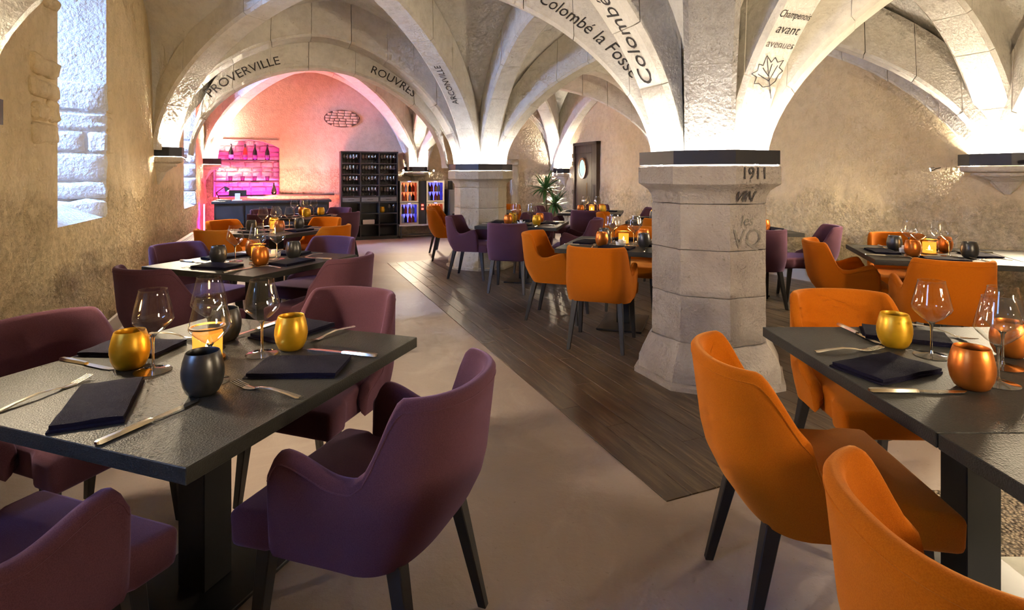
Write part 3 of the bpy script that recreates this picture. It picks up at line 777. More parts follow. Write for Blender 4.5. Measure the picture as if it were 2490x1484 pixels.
spotlamp(-0.33, S3 - 0.30, 1.50, -1.8, 6.2, 0.9, 55, 'small chrome spotlight over the wine coolers, glass cabinet side')
spotlamp(0.33, S3 - 0.30, 1.50, 1.6, 6.5, 0.8, 80, 'small chrome spotlight over the wine coolers, pillar side')
spotlamp(VR - 0.36, 9.05, 1.44, 1.6, 5.5, 0.5, 85, 'small chrome spotlight on the corbel by the dark door')
spotlamp(VR - 0.40, S1 + 0.42, 1.46, 0.6, 3.6, 0.4, 110, 'small chrome spotlight beside the wide banded corbel')
spotlamp(VL + 0.30, S1 - 0.2, 1.62, -1.0, -0.6, 0.6, 130, 'small chrome spotlight on the first window wall corbel')
spotlamp(VR - 0.35, S1 - 0.35, 1.52, -1.5, -2.0, 0.7, 170, 'small chrome spotlight on the near flank of the banded corbel')
spotlamp(0.3, S0 + 0.35, 1.62, -3.0, 1.0, 1.0, 150, 'added fill spotlight, unseen on the end wall behind the viewer')  # out of view, added as warm fill to brighten the window wall
spotlamp(-0.3, S0 + 0.35, 1.62, 2.2, 1.0, 0.8, 150, 'second added fill spotlight, unseen on the end wall behind the viewer')  # second unseen fill lamp, added to brighten the opposite side
# ================================================================ furniture kit
def sstep(a, b, x):
    t = min(1.0, max(0.0, (x - a) / (b - a))); return t * t * (3 - 2 * t)
def make_shell(arms):
    hw, NT_, NZ = 0.272, 40, 7
    end_y = 0.20 if arms else 0.10
    def plan(q):
        if q < 0.55:
            th = q / 0.55 * PI / 2
            return hw * math.sin(th) ** 0.85, -0.05 - 0.205 * max(0.0, math.cos(th)) ** 0.8, math.cos(th)
        k = (q - 0.55) / 0.45
        return hw, -0.05 + (end_y + 0.05) * k, 0.0
    def top(q):
        if arms:
            t = 0.83 - 0.012 * sstep(0.0, 0.3, q) * 0
            t = t + (0.615 - t) * sstep(0.40, 0.56, q)
            t += 0.05 * sstep(0.60, 0.93, q)
            if q > 0.93: t -= 0.05 * ((q - 0.93) / 0.07) ** 2
            return t
        t = 0.83 - 0.27 * sstep(0.37, 0.66, q) - 0.055 * sstep(0.55, 1.0, q)
        if q > 0.93: t -= 0.03 * ((q - 0.93) / 0.07) ** 2
        return t
    def bot(q): return 0.375 + 0.012 * (1 - sstep(0.0, 0.5, q))
    def pt(q, z, inn):
        x, y, c = plan(q)
        e = 0.01
        x0, y0, _ = plan(max(0.0, q - e)); x1, y1, _ = plan(min(1.0, q + e))
        tx, ty = x1 - x0, y1 - y0; L = math.hypot(tx, ty) or 1.0
        nx, ny = -ty / L, tx / L                       # towards the sitter
        h = (z - 0.38) / 0.45
        th = 0.05 - 0.012 * max(0.0, h)
        tuck = (0.02 + 0.06 * c) * max(0.0, 1 - (z - 0.37) / 0.2) ** 2
        k = (th if inn else 0.0) + tuck
        X, Y = x + nx * k, y + ny * k
        Y -= 0.06 * h * (c ** 0.7 if c > 0 else 0)
        X *= 1 - 0.07 * max(0.0, h) * (1 - sstep(0.5, 0.7, q)) + 0.02 * sstep(0.6, 1.0, q)
        return X, Y
    m = MB(); rings = []
    qs = [k / NT_ for k in range(NT_ + 1)]
    def ring(q, sx, shrink=0.0, fwd=0.0):
        zt, zb = top(q) - shrink * 0.02, bot(q) + shrink * 0.02
        O, I = [], []
        for k in range(NZ + 1):
            z = zb + (zt - 0.014 - zb) * k / NZ; O.append((*pt(q, z, False), z))
        for k in range(NZ, -1, -1):
            z = zb + 0.05 + (zt - 0.014 - zb - 0.05) * k / NZ; I.append((*pt(q, z, True), z))
        a, b = O[-1], I[0]
        mid = ((a[0] + b[0]) / 2, (a[1] + b[1]) / 2, zt)
        t1 = tuple(a[i] * 0.8 + b[i] * 0.2 for i in range(2)) + (zt - 0.003,)
        t2 = tuple(a[i] * 0.2 + b[i] * 0.8 for i in range(2)) + (zt - 0.003,)
        loop = O + [t1, mid, t2] + I
        if shrink:
            cx = sum(p[0] for p in loop) / len(loop)
            loop = [(p[0] + (cx - p[0]) * shrink * 0.6, p[1] + fwd, p[2]) for p in loop]
        return [(p[0] * sx, p[1], p[2]) for p in loop]
    seq = [ring(1.0, -1, 1.0, 0.016)] + [ring(q, -1) for q in reversed(qs)] + [ring(q, 1) for q in qs[1:]] + [ring(1.0, 1, 1.0, 0.016)]
    m.loft(seq, True, True, True)
    line = []
    for q in [-x for x in reversed(qs)] + qs[1:]:
        z = top(abs(q)) - 0.030; X, Y = pt(abs(q), z, False)
        line.append((math.copysign(X, q) if q else 0.0, Y, z))
    sm = MB(); sm.tube(line, 0.0022, 5)
    return m, sm
def rounded_box(c, s, r, seg=3):
    m = MB(); m.box(c, s); return m
chair_mesh = {}
def chair_meshes(kind, mat):
    k = (kind, mat)
    if k in chair_mesh: return chair_mesh[k]
    sh_, seam_ = make_shell(kind == 'arm'); sh = sh_.mesh('shell', smooth=60); sh.materials.append(M[mat])
    seam = seam_.mesh('seam', smooth=60); seam.materials.append(M[mat])
    s = MB()
    y1 = 0.345
    prof2 = [(-0.215, 0.18), (-0.14, 0.222), (0.05, 0.226), (0.19, 0.232), (0.235, 0.262), (y1, 0.272)]
    low = lambda y: y if y > -0.1 else -0.10 + (y + 0.1) * 0.25
    s.loft([[(-w * (0.97 if y > 0 else 0.93), low(y), 0.368) for y, w in prof2] + [(w * (0.97 if y > 0 else 0.93), low(y), 0.368) for y, w in reversed(prof2)],
            [(-w, y, 0.478 + 0.012 * math.sin(PI * (y + 0.2) / 0.52)) for y, w in prof2] + [(w, y, 0.478 + 0.012 * math.sin(PI * (y + 0.2) / 0.52)) for y, w in reversed(prof2)]], True, True, True)
    se = s.mesh('seat', smooth=60, bevel=0.022, seg=3); se.materials.append(M[mat])
    legs = []
    for (x, y, fx, fy) in ((-0.215, 0.25, -0.235, 0.29), (0.215, 0.25, 0.235, 0.29), (-0.18, -0.13, -0.215, -0.215), (0.18, -0.13, 0.215, -0.215)):
        m = MB(); a, b = 0.023, 0.014
        m.loft([[(fx + dx * b, fy + dy * b, 0.0) for dx, dy in ((-1, -1), (1, -1), (1, 1), (-1, 1))], [(x + dx * a, y + dy * a, 0.385) for dx, dy in ((-1, -1), (1, -1), (1, 1), (-1, 1))]], True, True, True)
        me = m.mesh('leg', bevel=0.003, seg=1); me.materials.append(M['leg']); legs.append(me)
    chair_mesh[k] = (sh, seam, se, legs); return chair_mesh[k]
def chair(x, y, face, kind, mat, label, group):
    """face = world angle the sitter looks towards"""
    e = thing('armchair' if kind == 'arm' else 'dining_chair', label, 'chair', (x, y, 0.0), face - PI / 2, group)
    sh, seam, se, legs = chair_meshes(kind, mat)
    b = use('backrest', sh, e); use('seam', seam, b); use('seat', se, e)
    for l in legs: use('leg', l, e)
    e.location.z = 0.006
    return e

TS = 1.05
def table_meshes(size):
    m = MB(); m.box((0, 0, 0.73), (size, size, 0.04)); a = m.mesh('tabletop', bevel=0.002, seg=1); a.materials.append(M['tabletop'])
    m = MB(); m.box((0, 0, 0.3655), (0.115, 0.115, 0.687)); b = m.mesh('column', bevel=0.003, seg=1); b.materials.append(M['tablebase'])
    m = MB(); m.box((0, 0, 0.015), (0.62, 0.40, 0.016)); c = m.mesh('base_plate', bevel=0.003, seg=1); c.materials.append(M['tablebase'])
    m = MB(); m.box((0, 0, 0.7), (0.5, 0.06, 0.018)); m.box((0, 0, 0.7), (0.06, 0.5, 0.018)); d = m.mesh('top_bracket'); d.materials.append(M['tablebase'])
    return a, b, c, d
tmesh = {}
def table(x, y, rz, label, size=TS):
    if size not in tmesh: tmesh[size] = table_meshes(size)
    e = thing('dining_table', label, 'table', (x, y, 0.0), rz, 'black square restaurant tables')
    for nm, me in zip(('tabletop', 'column', 'base_plate', 'top_bracket'), tmesh[size]): use(nm, me, e)
    return e
# glassware
def mk(mb, name, mat, smooth=50, bevel=0.0):
    me = mb.mesh(name, smooth, bevel); me.materials.append(M[mat]); return me
g_foot = mk(MB().lathe([(0.002, 0.0), (0.055, 0.0), (0.056, 0.002), (0.03, 0.005), (0.008, 0.011), (0.0045, 0.022)], 28), 'foot', 'glass_foot')
g_stem = mk(MB().lathe([(0.0045, 0.022), (0.0038, 0.05), (0.0038, 0.095), (0.006, 0.112), (0.012, 0.121)], 14), 'stem', 'glass_solid')
g_bowl = mk(MB().lathe([(0.0, 0.119), (0.012, 0.121), (0.034, 0.138), (0.056, 0.161), (0.0615, 0.171), (0.0605, 0.181), (0.054, 0.212), (0.046, 0.247), (0.0415, 0.266), (0.0415, 0.271), (0.0405, 0.271), (0.0405, 0.266)], 32), 'bowl', 'glass')
def wine_glass(x, y, label, group, z=0.75):
    e = thing('wine_glass', label, 'wine glass', (x, y, z), random.random(), group)
    use('foot', g_foot, e); use('stem', g_stem, e); use('bowl', g_bowl, e); return e
tum_prof = [(0.0, 0.0), (0.034, 0.0), (0.044, 0.008), (0.054, 0.03), (0.0585, 0.055), (0.058, 0.075), (0.053, 0.102), (0.0465, 0.124), (0.045, 0.126), (0.0435, 0.124), (0.050, 0.10), (0.0545, 0.072), (0.051, 0.035), (0.03, 0.012), (0.0, 0.010)]
tum = {c: mk(MB().lathe(tum_prof, 32), 'tumbler', c, 60) for c in ('t_yellow', 't_copper', 't_dark')}
TN = {'t_yellow': 'golden yellow', 't_copper': 'copper orange', 't_dark': 'graphite grey'}
def tumbler(x, y, c, label, group, z=0.75):
    return tag(use('tumbler', tum[c], None, (x, y, z), random.random() * 6), label, 'tumbler', group)
# pierced candle holder
bm = bmesh.new(); N_, K_ = 22, 7
vs = [[bm.verts.new((0.056 * math.cos(2 * PI * (j + 0.5 * (i % 2)) / N_), 0.056 * math.sin(2 * PI * (j + 0.5 * (i % 2)) / N_), 0.008 + 0.108 * i / K_)) for j in range(N_)] for i in range(K_ + 1)]
for i in range(K_):
    for j in range(N_): bm.faces.new((vs[i][j], vs[i][(j + 1) % N_], vs[i + 1][(j + 1) % N_], vs[i + 1][j]))
r = bmesh.ops.inset_individual(bm, faces=list(bm.faces), thickness=0.0042)
inner = [f for f in bm.faces if f not in set(r['faces'])]
bmesh.ops.delete(bm, geom=inner, context='FACES_ONLY')
hold_me = bpy.data.meshes.new('pierced_sleeve'); bm.to_mesh(hold_me); bm.free(); hold_me.materials.append(M['gold'])
rims_me = mk(MB().loft([[(r_ * math.cos(2 * PI * j / 32), r_ * math.sin(2 * PI * j / 32), z_) for j in range(32)] for r_, z_ in ((0.0, 0.002), (0.057, 0.002), (0.057, 0.010), (0.054, 0.010), (0.0, 0.004))], True).loft([[(r_ * math.cos(2 * PI * j / 32), r_ * math.sin(2 * PI * j / 32), z_) for j in range(32)] for r_, z_ in ((0.0575, 0.114), (0.0575, 0.120), (0.0535, 0.120), (0.0535, 0.114), (0.0575, 0.114))], True), 'rim', 'gold', 40)
n = NT('glowing_amber_glass'); em = n.n('ShaderNodeEmission'); em.inputs[0].default_value = (1.0, 0.33, 0.03, 1); em.inputs[1].default_value = 1.1
tr = n.n('ShaderNodeBsdfTransparent'); mx = n.n('ShaderNodeMixShader'); mx.inputs[0].default_value = 0.55
n.l(tr.outputs[0], mx.inputs[1]); n.l(em.outputs[0], mx.inputs[2]); n.l(mx.outputs[0], n.out.inputs[0]); M['amber'] = n.m
cup_me = mk(MB().lathe([(0.0, 0.012), (0.046, 0.012), (0.0475, 0.1)], 24), 'amber_cup', 'amber', 60)
wax_me = mk(MB().lathe([(0.0, 0.014), (0.024, 0.014), (0.024, 0.034), (0.0, 0.033)], 16), 'tealight', 'wax', 40)
flame_me = mk(MB().lathe([(0.0, 0.036), (0.006, 0.042), (0.0075, 0.050), (0.004, 0.062), (0.0, 0.072)], 10), 'flame', 'flame', 60)
def candle(x, y, label, power=0.7, z=0.75):
    e = thing('candle_holder', label, 'candle holder', (x, y, z), 0, 'pierced gold candle holders')
    h = use('pierced_sleeve', hold_me, e); use('rim', rims_me, e); use('amber_cup', cup_me, e)
    w = use('tealight', wax_me, e); use('flame', flame_me, w)
    d = bpy.data.lights.new('candle_light', 'POINT'); d.energy = power; d.color = (1.0, 0.5, 0.15); d.shadow_soft_size = 0.02
    o = bpy.data.objects.new('candle_light', d); COL.objects.link(o); o.location = (x, y, z + 0.10)
    return e
# napkin
def napkin_mesh(L, Wd, seed):
    m = MB()
    for layer, (z0, th, ins, sk) in enumerate(((0.0, 0.010, 0.0, 0.0), (0.0105, 0.009, 0.004, 0.006))):
        nx, ny = 14, 10; R = []
        for i in range(nx + 1):
            x = (-0.5 + i / nx) * (L - 2 * ins) + sk
            ring = []
            def zz(y, k): 
                q = noise.noise(Vector((x * 14 + seed, y * 14, layer))) * 0.004
                edge = 1 - 0.5 * max(abs(x) / (L / 2), abs(y) / (Wd / 2)) ** 6
                return z0 + (th * edge + q if k else (0.0 if layer == 0 else -0.004))
            ys = [(-0.5 + j / ny) * (Wd - 2 * ins) + 0.03 * x for j in range(ny + 1)]
            ring = [(x, y, max(0.0008, zz(y, True))) for y in ys] + [(x, y, zz(y, False)) for y in reversed(ys)]
            R.append(ring)
        m.loft(R, True, True, True)
    me = m.mesh('napkin', 50); me.materials.append(M['napkin']); return me
nap_me = [napkin_mesh(0.29, 0.185, k * 9) for k in range(4)] + [napkin_mesh(0.33, 0.165, 77)]
def napkin(x, y, rz, label, group, k=0, z=0.75):
    return tag(use('napkin', nap_me[k], None, (x, y, z + 0.0005), rz), label, 'napkin', group)
# cutlery, lying along local y
def strip(pts):                                      # (y, half width, z centre, half thickness)
    return [[(-w, y, z - t * 0.6), (-w * 0.6, y, z + t), (w * 0.6, y, z + t), (w, y, z - t * 0.6), (w * 0.5, y, z - t), (-w * 0.5, y, z - t)] for y, w, z, t in pts]
fk_h = mk(MB().loft(strip([(-0.14, 0.008, 0.005, 0.002), (-0.13, 0.0105, 0.005, 0.002), (-0.09, 0.0085, 0.010, 0.002), (-0.03, 0.0055, 0.014, 0.0022), (0.015, 0.004, 0.010, 0.0024), (0.035, 0.005, 0.006, 0.002)]), True, True, True), 'handle', 'steel', 40)
fm = MB().loft(strip([(0.033, 0.005, 0.0062, 0.002), (0.045, 0.0115, 0.0045, 0.0013), (0.062, 0.0135, 0.0042, 0.0012), (0.076, 0.0137, 0.0055, 0.0012)]), True, True, True)
for k in range(4):
    x = -0.0115 + 0.0077 * k
    fm.loft([[(x + dx * w, y, z + dz * 0.0011) for dx, dz in ((-1, -1), (1, -1), (1, 1), (-1, 1))] for y, w, z in ((0.075, 0.0024, 0.0055), (0.10, 0.0022, 0.0095), (0.126, 0.0012, 0.0155))], True, True, True)
fk_t = mk(fm, 'tines', 'steel', 40)
kn_h = mk(MB().loft(strip([(-0.145, 0.006, 0.006, 0.004), (-0.138, 0.0105, 0.006, 0.0055), (-0.06, 0.0085, 0.006, 0.0055), (-0.012, 0.0075, 0.006, 0.005), (-0.004, 0.009, 0.006, 0.004)]), True, True, True), 'handle', 'steel', 50)
kn_b = mk(MB().loft([[(-0.008, y, 0.0055), (w, y, 0.005), (w, y, 0.0045), (-0.008, y, 0.003)] for y, w in ((-0.004, 0.007), (0.02, 0.011), (0.09, 0.012), (0.125, 0.009), (0.142, -0.004))], True, True, True), 'blade', 'steel', 30)
def cutlery(kind, p, q, label, group, z=0.75):
    """p = handle end, q = tip"""
    dx, dy = q[0] - p[0], q[1] - p[1]
    rz = math.atan2(dy, dx) - PI / 2
    e = thing(kind, label, kind, ((p[0] + q[0]) / 2, (p[1] + q[1]) / 2, z), rz, group)
    if kind == 'fork': use('handle', fk_h, e); use('tines', fk_t, e)
    else: use('handle', kn_h, e); use('blade', kn_b, e)
    return e
def salt_set(x, y, label, z=0.75):
    e = thing('condiment_dish', label, 'condiment dish', (x, y, z), random.random(), 'white condiment dishes')
    m = MB(); m.loft([[(a * math.cos(t) * k, b * math.sin(t) * k, zz + 0.018 * (math.cos(t) ** 4) * (zz > 0.01)) for t in [2 * PI * j / 24 for j in range(24)]] for a, b, k, zz in ((0.055, 0.035, 0.6, 0.0), (0.055, 0.035, 0.9, 0.008), (0.055, 0.035, 1.0, 0.03), (0.055, 0.035, 0.9, 0.03), (0.055, 0.035, 0.75, 0.010), (0.055, 0.035, 0.05, 0.008))], True, True, True)
    m.build('dish', M['ceramic'], e, smooth=50)
    m = MB(); m.box((0.0, 0.0, 0.036), (0.036, 0.036, 0.052)); m.build('pot', M['ceramic'], e, bevel=0.006)
    return e
# ================================================================ tables, chairs and what lies on them
def on(px, py, z=0.75):
    """world x, y of a photograph pixel that lies on the horizontal plane at height z"""
    y = (EYE - z) * FPX / (py - 425.0); return ((px - 1245.0) / FPX * y, y)
SIDES = ('near', 'aisle', 'far', 'window')
def dirs(e1ang):
    f = e1ang
    return {'near': f - PI, 'aisle': f - PI / 2, 'far': f, 'window': f + PI / 2}
def unit(a): return Vector((math.cos(a), math.sin(a)))
def laid(c, e1ang, where, cols, seats=SIDES, jig=0.12, sides=None, skip=()):
    """place settings of a square table. c = centre, e1ang = direction of its far side"""
    d = dirs(e1ang); c = Vector(c)
    names = sides or {'near': 'near side', 'aisle': 'aisle side', 'far': 'far side', 'window': 'window side'}
    for i, s in enumerate(seats):
        o = unit(d[s]); f = -o; r = Vector((f.y, -f.x))
        nm = names[s]; j = lambda a: random.uniform(-a, a)
        p = c + o * (0.34 + j(0.01)) + r * j(0.015)
        if 'n' + s not in skip: napkin(p.x, p.y, d[s] + PI / 2 + j(jig * 1.6), 'folded navy napkin on the %s of %s' % (nm, where), 'navy napkins', i % 4)
        if 'f' + s not in skip:
            p0 = c + o * 0.45 - r * (0.22 + j(0.01)); p1 = p0 - o * 0.27 - r * abs(j(0.03))
            cutlery('fork', p0, p1, 'steel fork on the %s of %s' % (nm, where), 'steel forks')
        if 'k' + s not in skip:
            p0 = c + o * 0.505 + r * (0.24 + j(0.01)); p1 = p0 - o * 0.28 + r * j(0.02)
            cutlery('knife', p0, p1, 'steel knife on the %s of %s' % (nm, where), 'steel knives')
        if cols[i]:
            p = c + o * (0.165 + j(0.008)) + r * (0.205 + j(0.012))
            tumbler(p.x, p.y, cols[i], '%s tumbler on the %s of %s' % (TN[cols[i]], nm, where), 'coloured tumblers')
        if 'g' + s not in skip:
            p = c + o * (0.10 + j(0.008)) + r * (0.105 + j(0.008))
            wine_glass(p.x, p.y, 'empty wine glass on the %s of %s' % (nm, where), 'empty wine glasses')
Y_, C_, D_ = 't_yellow', 't_copper', 't_dark'
GP, GO = 'plum upholstered chairs', 'orange upholstered chairs'
def seat(c, e1ang, side, kind, mat, label, dist=0.70, lat=0.0, turn=0.0):
    o = unit(dirs(e1ang)[side]); r = Vector((-o.y, o.x))
    p = Vector(c) + o * dist + r * lat
    return chair(p.x, p.y, dirs(e1ang)[side] + PI + turn, kind, mat, label, GP if mat == 'plum' else GO)
rad = math.radians
# --- first table on the window side, plum chairs
c1, a1 = (-1.047, 1.896), rad(71)
table(*c1, a1, 'big black square table in front with four plum chairs around it')
w1 = 'the front plum table'
seat(c1, a1, 'aisle', 'arm', 'plum', 'plum armchair with its curved back to the aisle at the front plum table', 0.72)
seat(c1, a1, 'near', 'arm', 'plum', 'plum armchair cut by the frame corner at the near side of the front table', 0.70, 0.04)
seat(c1, a1, 'far', 'side', 'plum', 'plum chair facing the viewer across the front plum table', 0.66)
seat(c1, a1, 'window', 'side', 'plum', 'plum chair between the front table and the window wall', 0.68)
napkin(*on(245, 985), rad(114), 'long folded navy napkin before the corner armchair on the front plum table', 'navy napkins', 4)
napkin(*on(728, 897), rad(0), 'folded navy napkin before the aisle armchair on the front plum table', 'navy napkins', 0)
napkin(*on(712, 808), rad(62), 'folded navy napkin on the far side of the front plum table', 'navy napkins', 1)
napkin(*on(322, 851), rad(-5), 'folded navy napkin behind a golden tumbler on the front plum table', 'navy napkins', 2)
cutlery('knife', on(232, 1085), on(490, 973), 'steel knife at the near corner of the front plum table', 'steel knives')
cutlery('fork', on(2, 1003), on(220, 922), 'steel fork beside the long napkin on the front plum table', 'steel forks')
cutlery('fork', on(730, 970), on(560, 936), 'steel fork on the aisle side of the front plum table', 'steel forks')
cutlery('knife', on(912, 868), on(752, 852), 'steel knife on the aisle side of the front plum table', 'steel knives')
cutlery('knife', on(145, 875), on(284, 903), 'steel knife on the window side of the front plum table', 'steel knives')
cutlery('fork', on(380, 814), on(478, 827), 'steel fork on the window side of the front plum table', 'steel forks')
cutlery('knife', on(675, 785), on(560, 824), 'steel knife on the far side of the front plum table', 'steel knives')
cutlery('fork', on(850, 800), on(748, 835), 'steel fork on the far side of the front plum table', 'steel forks')
wine_glass(*on(372, 903), 'empty wine glass beside the window side golden tumbler on the front table', 'empty wine glasses')
wine_glass(*on(637, 862), 'empty wine glass beside the aisle side golden tumbler on the front table', 'empty wine glasses')
wine_glass(*on(511, 929), 'empty wine glass in front of the candle on the front plum table', 'empty wine glasses')
wine_glass(*on(508, 850), 'empty wine glass behind the candle on the front plum table', 'empty wine glasses')
tumbler(*on(316, 895), Y_, 'golden yellow tumbler on the window side of the front plum table', 'coloured tumblers')
tumbler(*on(708, 849), Y_, 'golden yellow tumbler on the aisle side of the front plum table', 'coloured tumblers')
tumbler(*on(493, 957), D_, 'graphite grey tumbler before the candle on the front plum table', 'coloured tumblers')
tumbler(*on(548, 827), D_, 'graphite grey tumbler behind the candle on the front plum table', 'coloured tumblers')
candle(*on(505, 876), 'pierced gold candle holder glowing on the front plum table', 0.9)
# --- joined tables with orange chairs, near right
c2, a2 = (1.555, 1.885), rad(90)
table(*c2, a2, 'black square table of the joined pair by the big pillar, far half', 0.97)
table(1.555, 0.91, a2, 'black square table of the joined pair, half cut by the frame', 0.97)
chair(0.905, 1.78, rad(-6), 'side', 'orange', 'orange chair with its high back to the aisle at the joined tables', GO)
chair(0.885, 0.93, rad(-4), 'side', 'orange', 'orange chair cut by the bottom frame edge at the joined tables', GO)
chair(1.56, 2.47, rad(-92), 'side', 'orange', 'orange chair at the head of the joined tables beside the big pillar', GO)
napkin(*on(2152, 900), rad(20), 'folded navy napkin before the aisle orange chair on the joined tables', 'navy napkins', 3)
napkin(*on(2197, 820), rad(-28), 'folded navy napkin under the golden tumbler on the joined tables', 'navy napkins', 1)
cutlery('knife', on(2120, 953), on(2350, 957), 'steel knife reaching the copper tumbler on the joined tables', 'steel knives')
cutlery('fork', on(1988, 858), on(2148, 852), 'steel fork beside the napkin on the joined tables', 'steel forks')
cutlery('knife', on(2043, 793), on(2135, 837), 'steel knife at the head of the joined tables', 'steel knives')
cutlery('fork', on(2240, 797), on(2355, 829), 'steel fork at the head of the joined tables', 'steel forks')
tumbler(*on(2175, 843), Y_, 'golden yellow tumbler on the joined orange tables', 'coloured tumblers')
tumbler(*on(2363, 944), C_, 'copper orange tumbler at the knife tip on the joined tables', 'coloured tumblers')
tumbler(*on(2456, 866), C_, 'copper orange tumbler further in on the joined tables', 'coloured tumblers')
wine_glass(*on(2265, 866), 'empty wine glass beside the golden tumbler on the joined tables', 'empty wine glasses')
wine_glass(*on(2438, 893), 'empty wine glass beside the inner copper tumbler on the joined tables', 'empty wine glasses')
wine_glass(*on(2427, 934), 'empty wine glass behind the knife tip copper tumbler on the joined tables', 'empty wine glasses')
# --- second table on the window side, lilac lit plum chairs
c3, a3 = (-1.94, 4.22), rad(68)
table(*c3, a3, 'black square table second from the front along the window wall')
w3 = 'the second window side table'
laid(c3, a3, w3, (C_, D_, C_, D_))
candle(c3[0], c3[1] + 0.02, 'pierced gold candle holder on the second window side table')
salt_set(c3[0] + 0.17 * math.cos(a3), c3[1] + 0.17 * math.sin(a3), 'white condiment dish on the second window side table')
for s, k, lb in (('near', 'side', 'plum chair seen from behind between the front and second window side tables'), ('window', 'side', 'plum chair with lilac lit rim against the rough window wall'),
                 ('aisle', 'side', 'plum chair with its back to the aisle at the second window side table'), ('far', 'side', 'lilac lit plum chair on the far side of the second window side table')):
    seat(c3, a3, s, k, 'plum', lb, 0.68)
# --- third, orange chairs
c4, a4 = (-2.78, 6.55), rad(68)
table(*c4, a4, 'black square table with orange chairs before the bar')
laid(c4, a4, 'the orange table before the bar', (C_, D_, Y_, D_))
candle(c4[0] - 0.03, c4[1] + 0.02, 'pierced gold candle holder on the orange table before the bar')
for s, lb in (('near', 'pale orange chair seen from behind at the orange table before the bar'), ('window', 'orange chair by the window wall radiator at the table before the bar'),
              ('aisle', 'orange chair with its back to the aisle at the table before the bar'), ('far', 'orange chair on the bar side of the orange table')):
    seat(c4, a4, s, 'side', 'orange', lb, 0.68)
# --- fourth, against the bar
c5, a5 = (-3.28, 8.75), rad(68)
table(*c5, a5, 'black square table with plum chairs right at the bar counter')
laid(c5, a5, 'the plum table at the bar', (Y_, Y_, C_, None), jig=0.1)
candle(c5[0] + 0.02, c5[1], 'pierced gold candle holder on the plum table at the bar')
for s, lb in (('near', 'plum chair on the near side of the table at the bar'), ('window', 'lilac lit plum chair on the window side of the table at the bar'),
              ('aisle', 'plum chair on the aisle side of the table at the bar'), ('far', 'lilac lit plum chair next to the bar counter front')):
    seat(c5, a5, s, 'side', 'plum', lb, 0.68)
NS = {'near': 'near side', 'aisle': 'pillar side', 'far': 'far side', 'window': 'aisle side'}
# --- orange table beside the big pillar
c6, a6 = (1.047, 5.21), rad(70)
table(*c6, a6, 'black square table with orange armchairs beside the big pillar')
laid(c6, a6, 'the orange table beside the big pillar', (D_, C_, D_, C_), sides=NS)
candle(c6[0] + 0.0, c6[1], 'pierced gold candle holder on the orange table beside the big pillar', 0.9)
salt_set(c6[0] - 0.17 * math.cos(a6), c6[1] - 0.17 * math.sin(a6), 'white condiment dish on the orange table beside the big pillar')
seat(c6, a6, 'near', 'arm', 'orange', 'orange armchair seen squarely from behind beside the big pillar', 0.72, -0.08)
seat(c6, a6, 'window', 'arm', 'orange', 'orange armchair in profile at the aisle side of the pillar table', 0.68)
seat(c6, a6, 'far', 'side', 'orange', 'orange chair facing the viewer across the pillar table', 0.68)
seat(c6, a6, 'aisle', 'side', 'orange', 'orange chair half hidden behind the big pillar shaft', 0.68)
# --- plum table beside the second pillar
c7, a7 = (0.16, 7.40), rad(76)
table(*c7, a7, 'black square table with plum armchairs beside the second pillar')
laid(c7, a7, 'the plum table beside the second pillar', (Y_, C_, Y_, C_), sides=NS)
salt_set(c7[0] - 0.17 * math.cos(a7), c7[1] - 0.17 * math.sin(a7), 'white condiment dish on the plum table beside the second pillar')
seat(c7, a7, 'window', 'arm', 'plum', 'plum armchair in profile standing before the second pillar', 0.78)
seat(c7, a7, 'near', 'arm', 'plum', 'plum armchair seen squarely from behind near the second pillar', 0.74)
seat(c7, a7, 'aisle', 'arm', 'plum', 'plum armchair facing the second pillar across its table', 0.74)
seat(c7, a7, 'far', 'side', 'plum', 'plum chair at the far side of the second pillar table', 0.70)
# --- plum table by the door
c8, a8 = (1.40, 9.75), rad(76)
table(*c8, a8, 'black square table with plum chairs before the dark door')
laid(c8, a8, 'the plum table before the door', (Y_, C_, D_, C_), sides=NS)
candle(c8[0], c8[1], 'pierced gold candle holder on the plum table before the door')
seat(c8, a8, 'window', 'arm', 'plum', 'plum armchair in profile beside the potted yucca', 0.74)
seat(c8, a8, 'near', 'arm', 'plum', 'plum armchair seen from behind at the table before the door', 0.74)
seat(c8, a8, 'aisle', 'side', 'plum', 'plum chair with its back to the cream wall near the door', 0.74)
seat(c8, a8, 'far', 'side', 'plum', 'plum chair at the far side of the table before the door', 0.70)
# --- orange table mostly behind the big pillar
c9, a9 = (2.25, 8.05), rad(70)
table(*c9, a9, 'black square table with orange chairs between the pillar and the door')
laid(c9, a9, 'the table glimpsed beside the pillar capital', (None, None, Y_, D_), seats=('near', 'aisle', 'far', 'window'), sides=NS)
seat(c9, a9, 'near', 'side', 'orange', 'orange chair seen from behind just left of the pillar shaft', 0.72)
seat(c9, a9, 'window', 'arm', 'orange', 'orange armchair with a rolled corner between plum and orange tables', 0.72)
# --- plum table behind the pillar on its other side
c10, a10 = (2.74, 6.64), rad(90)
table(*c10, a10, 'black square table glimpsed between the big pillar and the cream wall', 1.0)
laid(c10, a10, 'the table between pillar and cream wall', (C_, None, None, Y_), seats=('near', 'aisle', 'far', 'window'), sides={'near': 'near side', 'aisle': 'wall side', 'far': 'far side', 'window': 'pillar side'})
tumbler(2.74, 6.64, Y_, 'golden yellow tumbler at the middle of the table between pillar and cream wall', 'coloured tumblers')
seat(c10, a10, 'near', 'side', 'plum', 'plum chair seen from behind emerging beside the big pillar shaft', 0.70, -0.12)
chair(3.34, 6.22, rad(165), 'side', 'plum', 'plum chair turned in profile against the cream wall', GP)
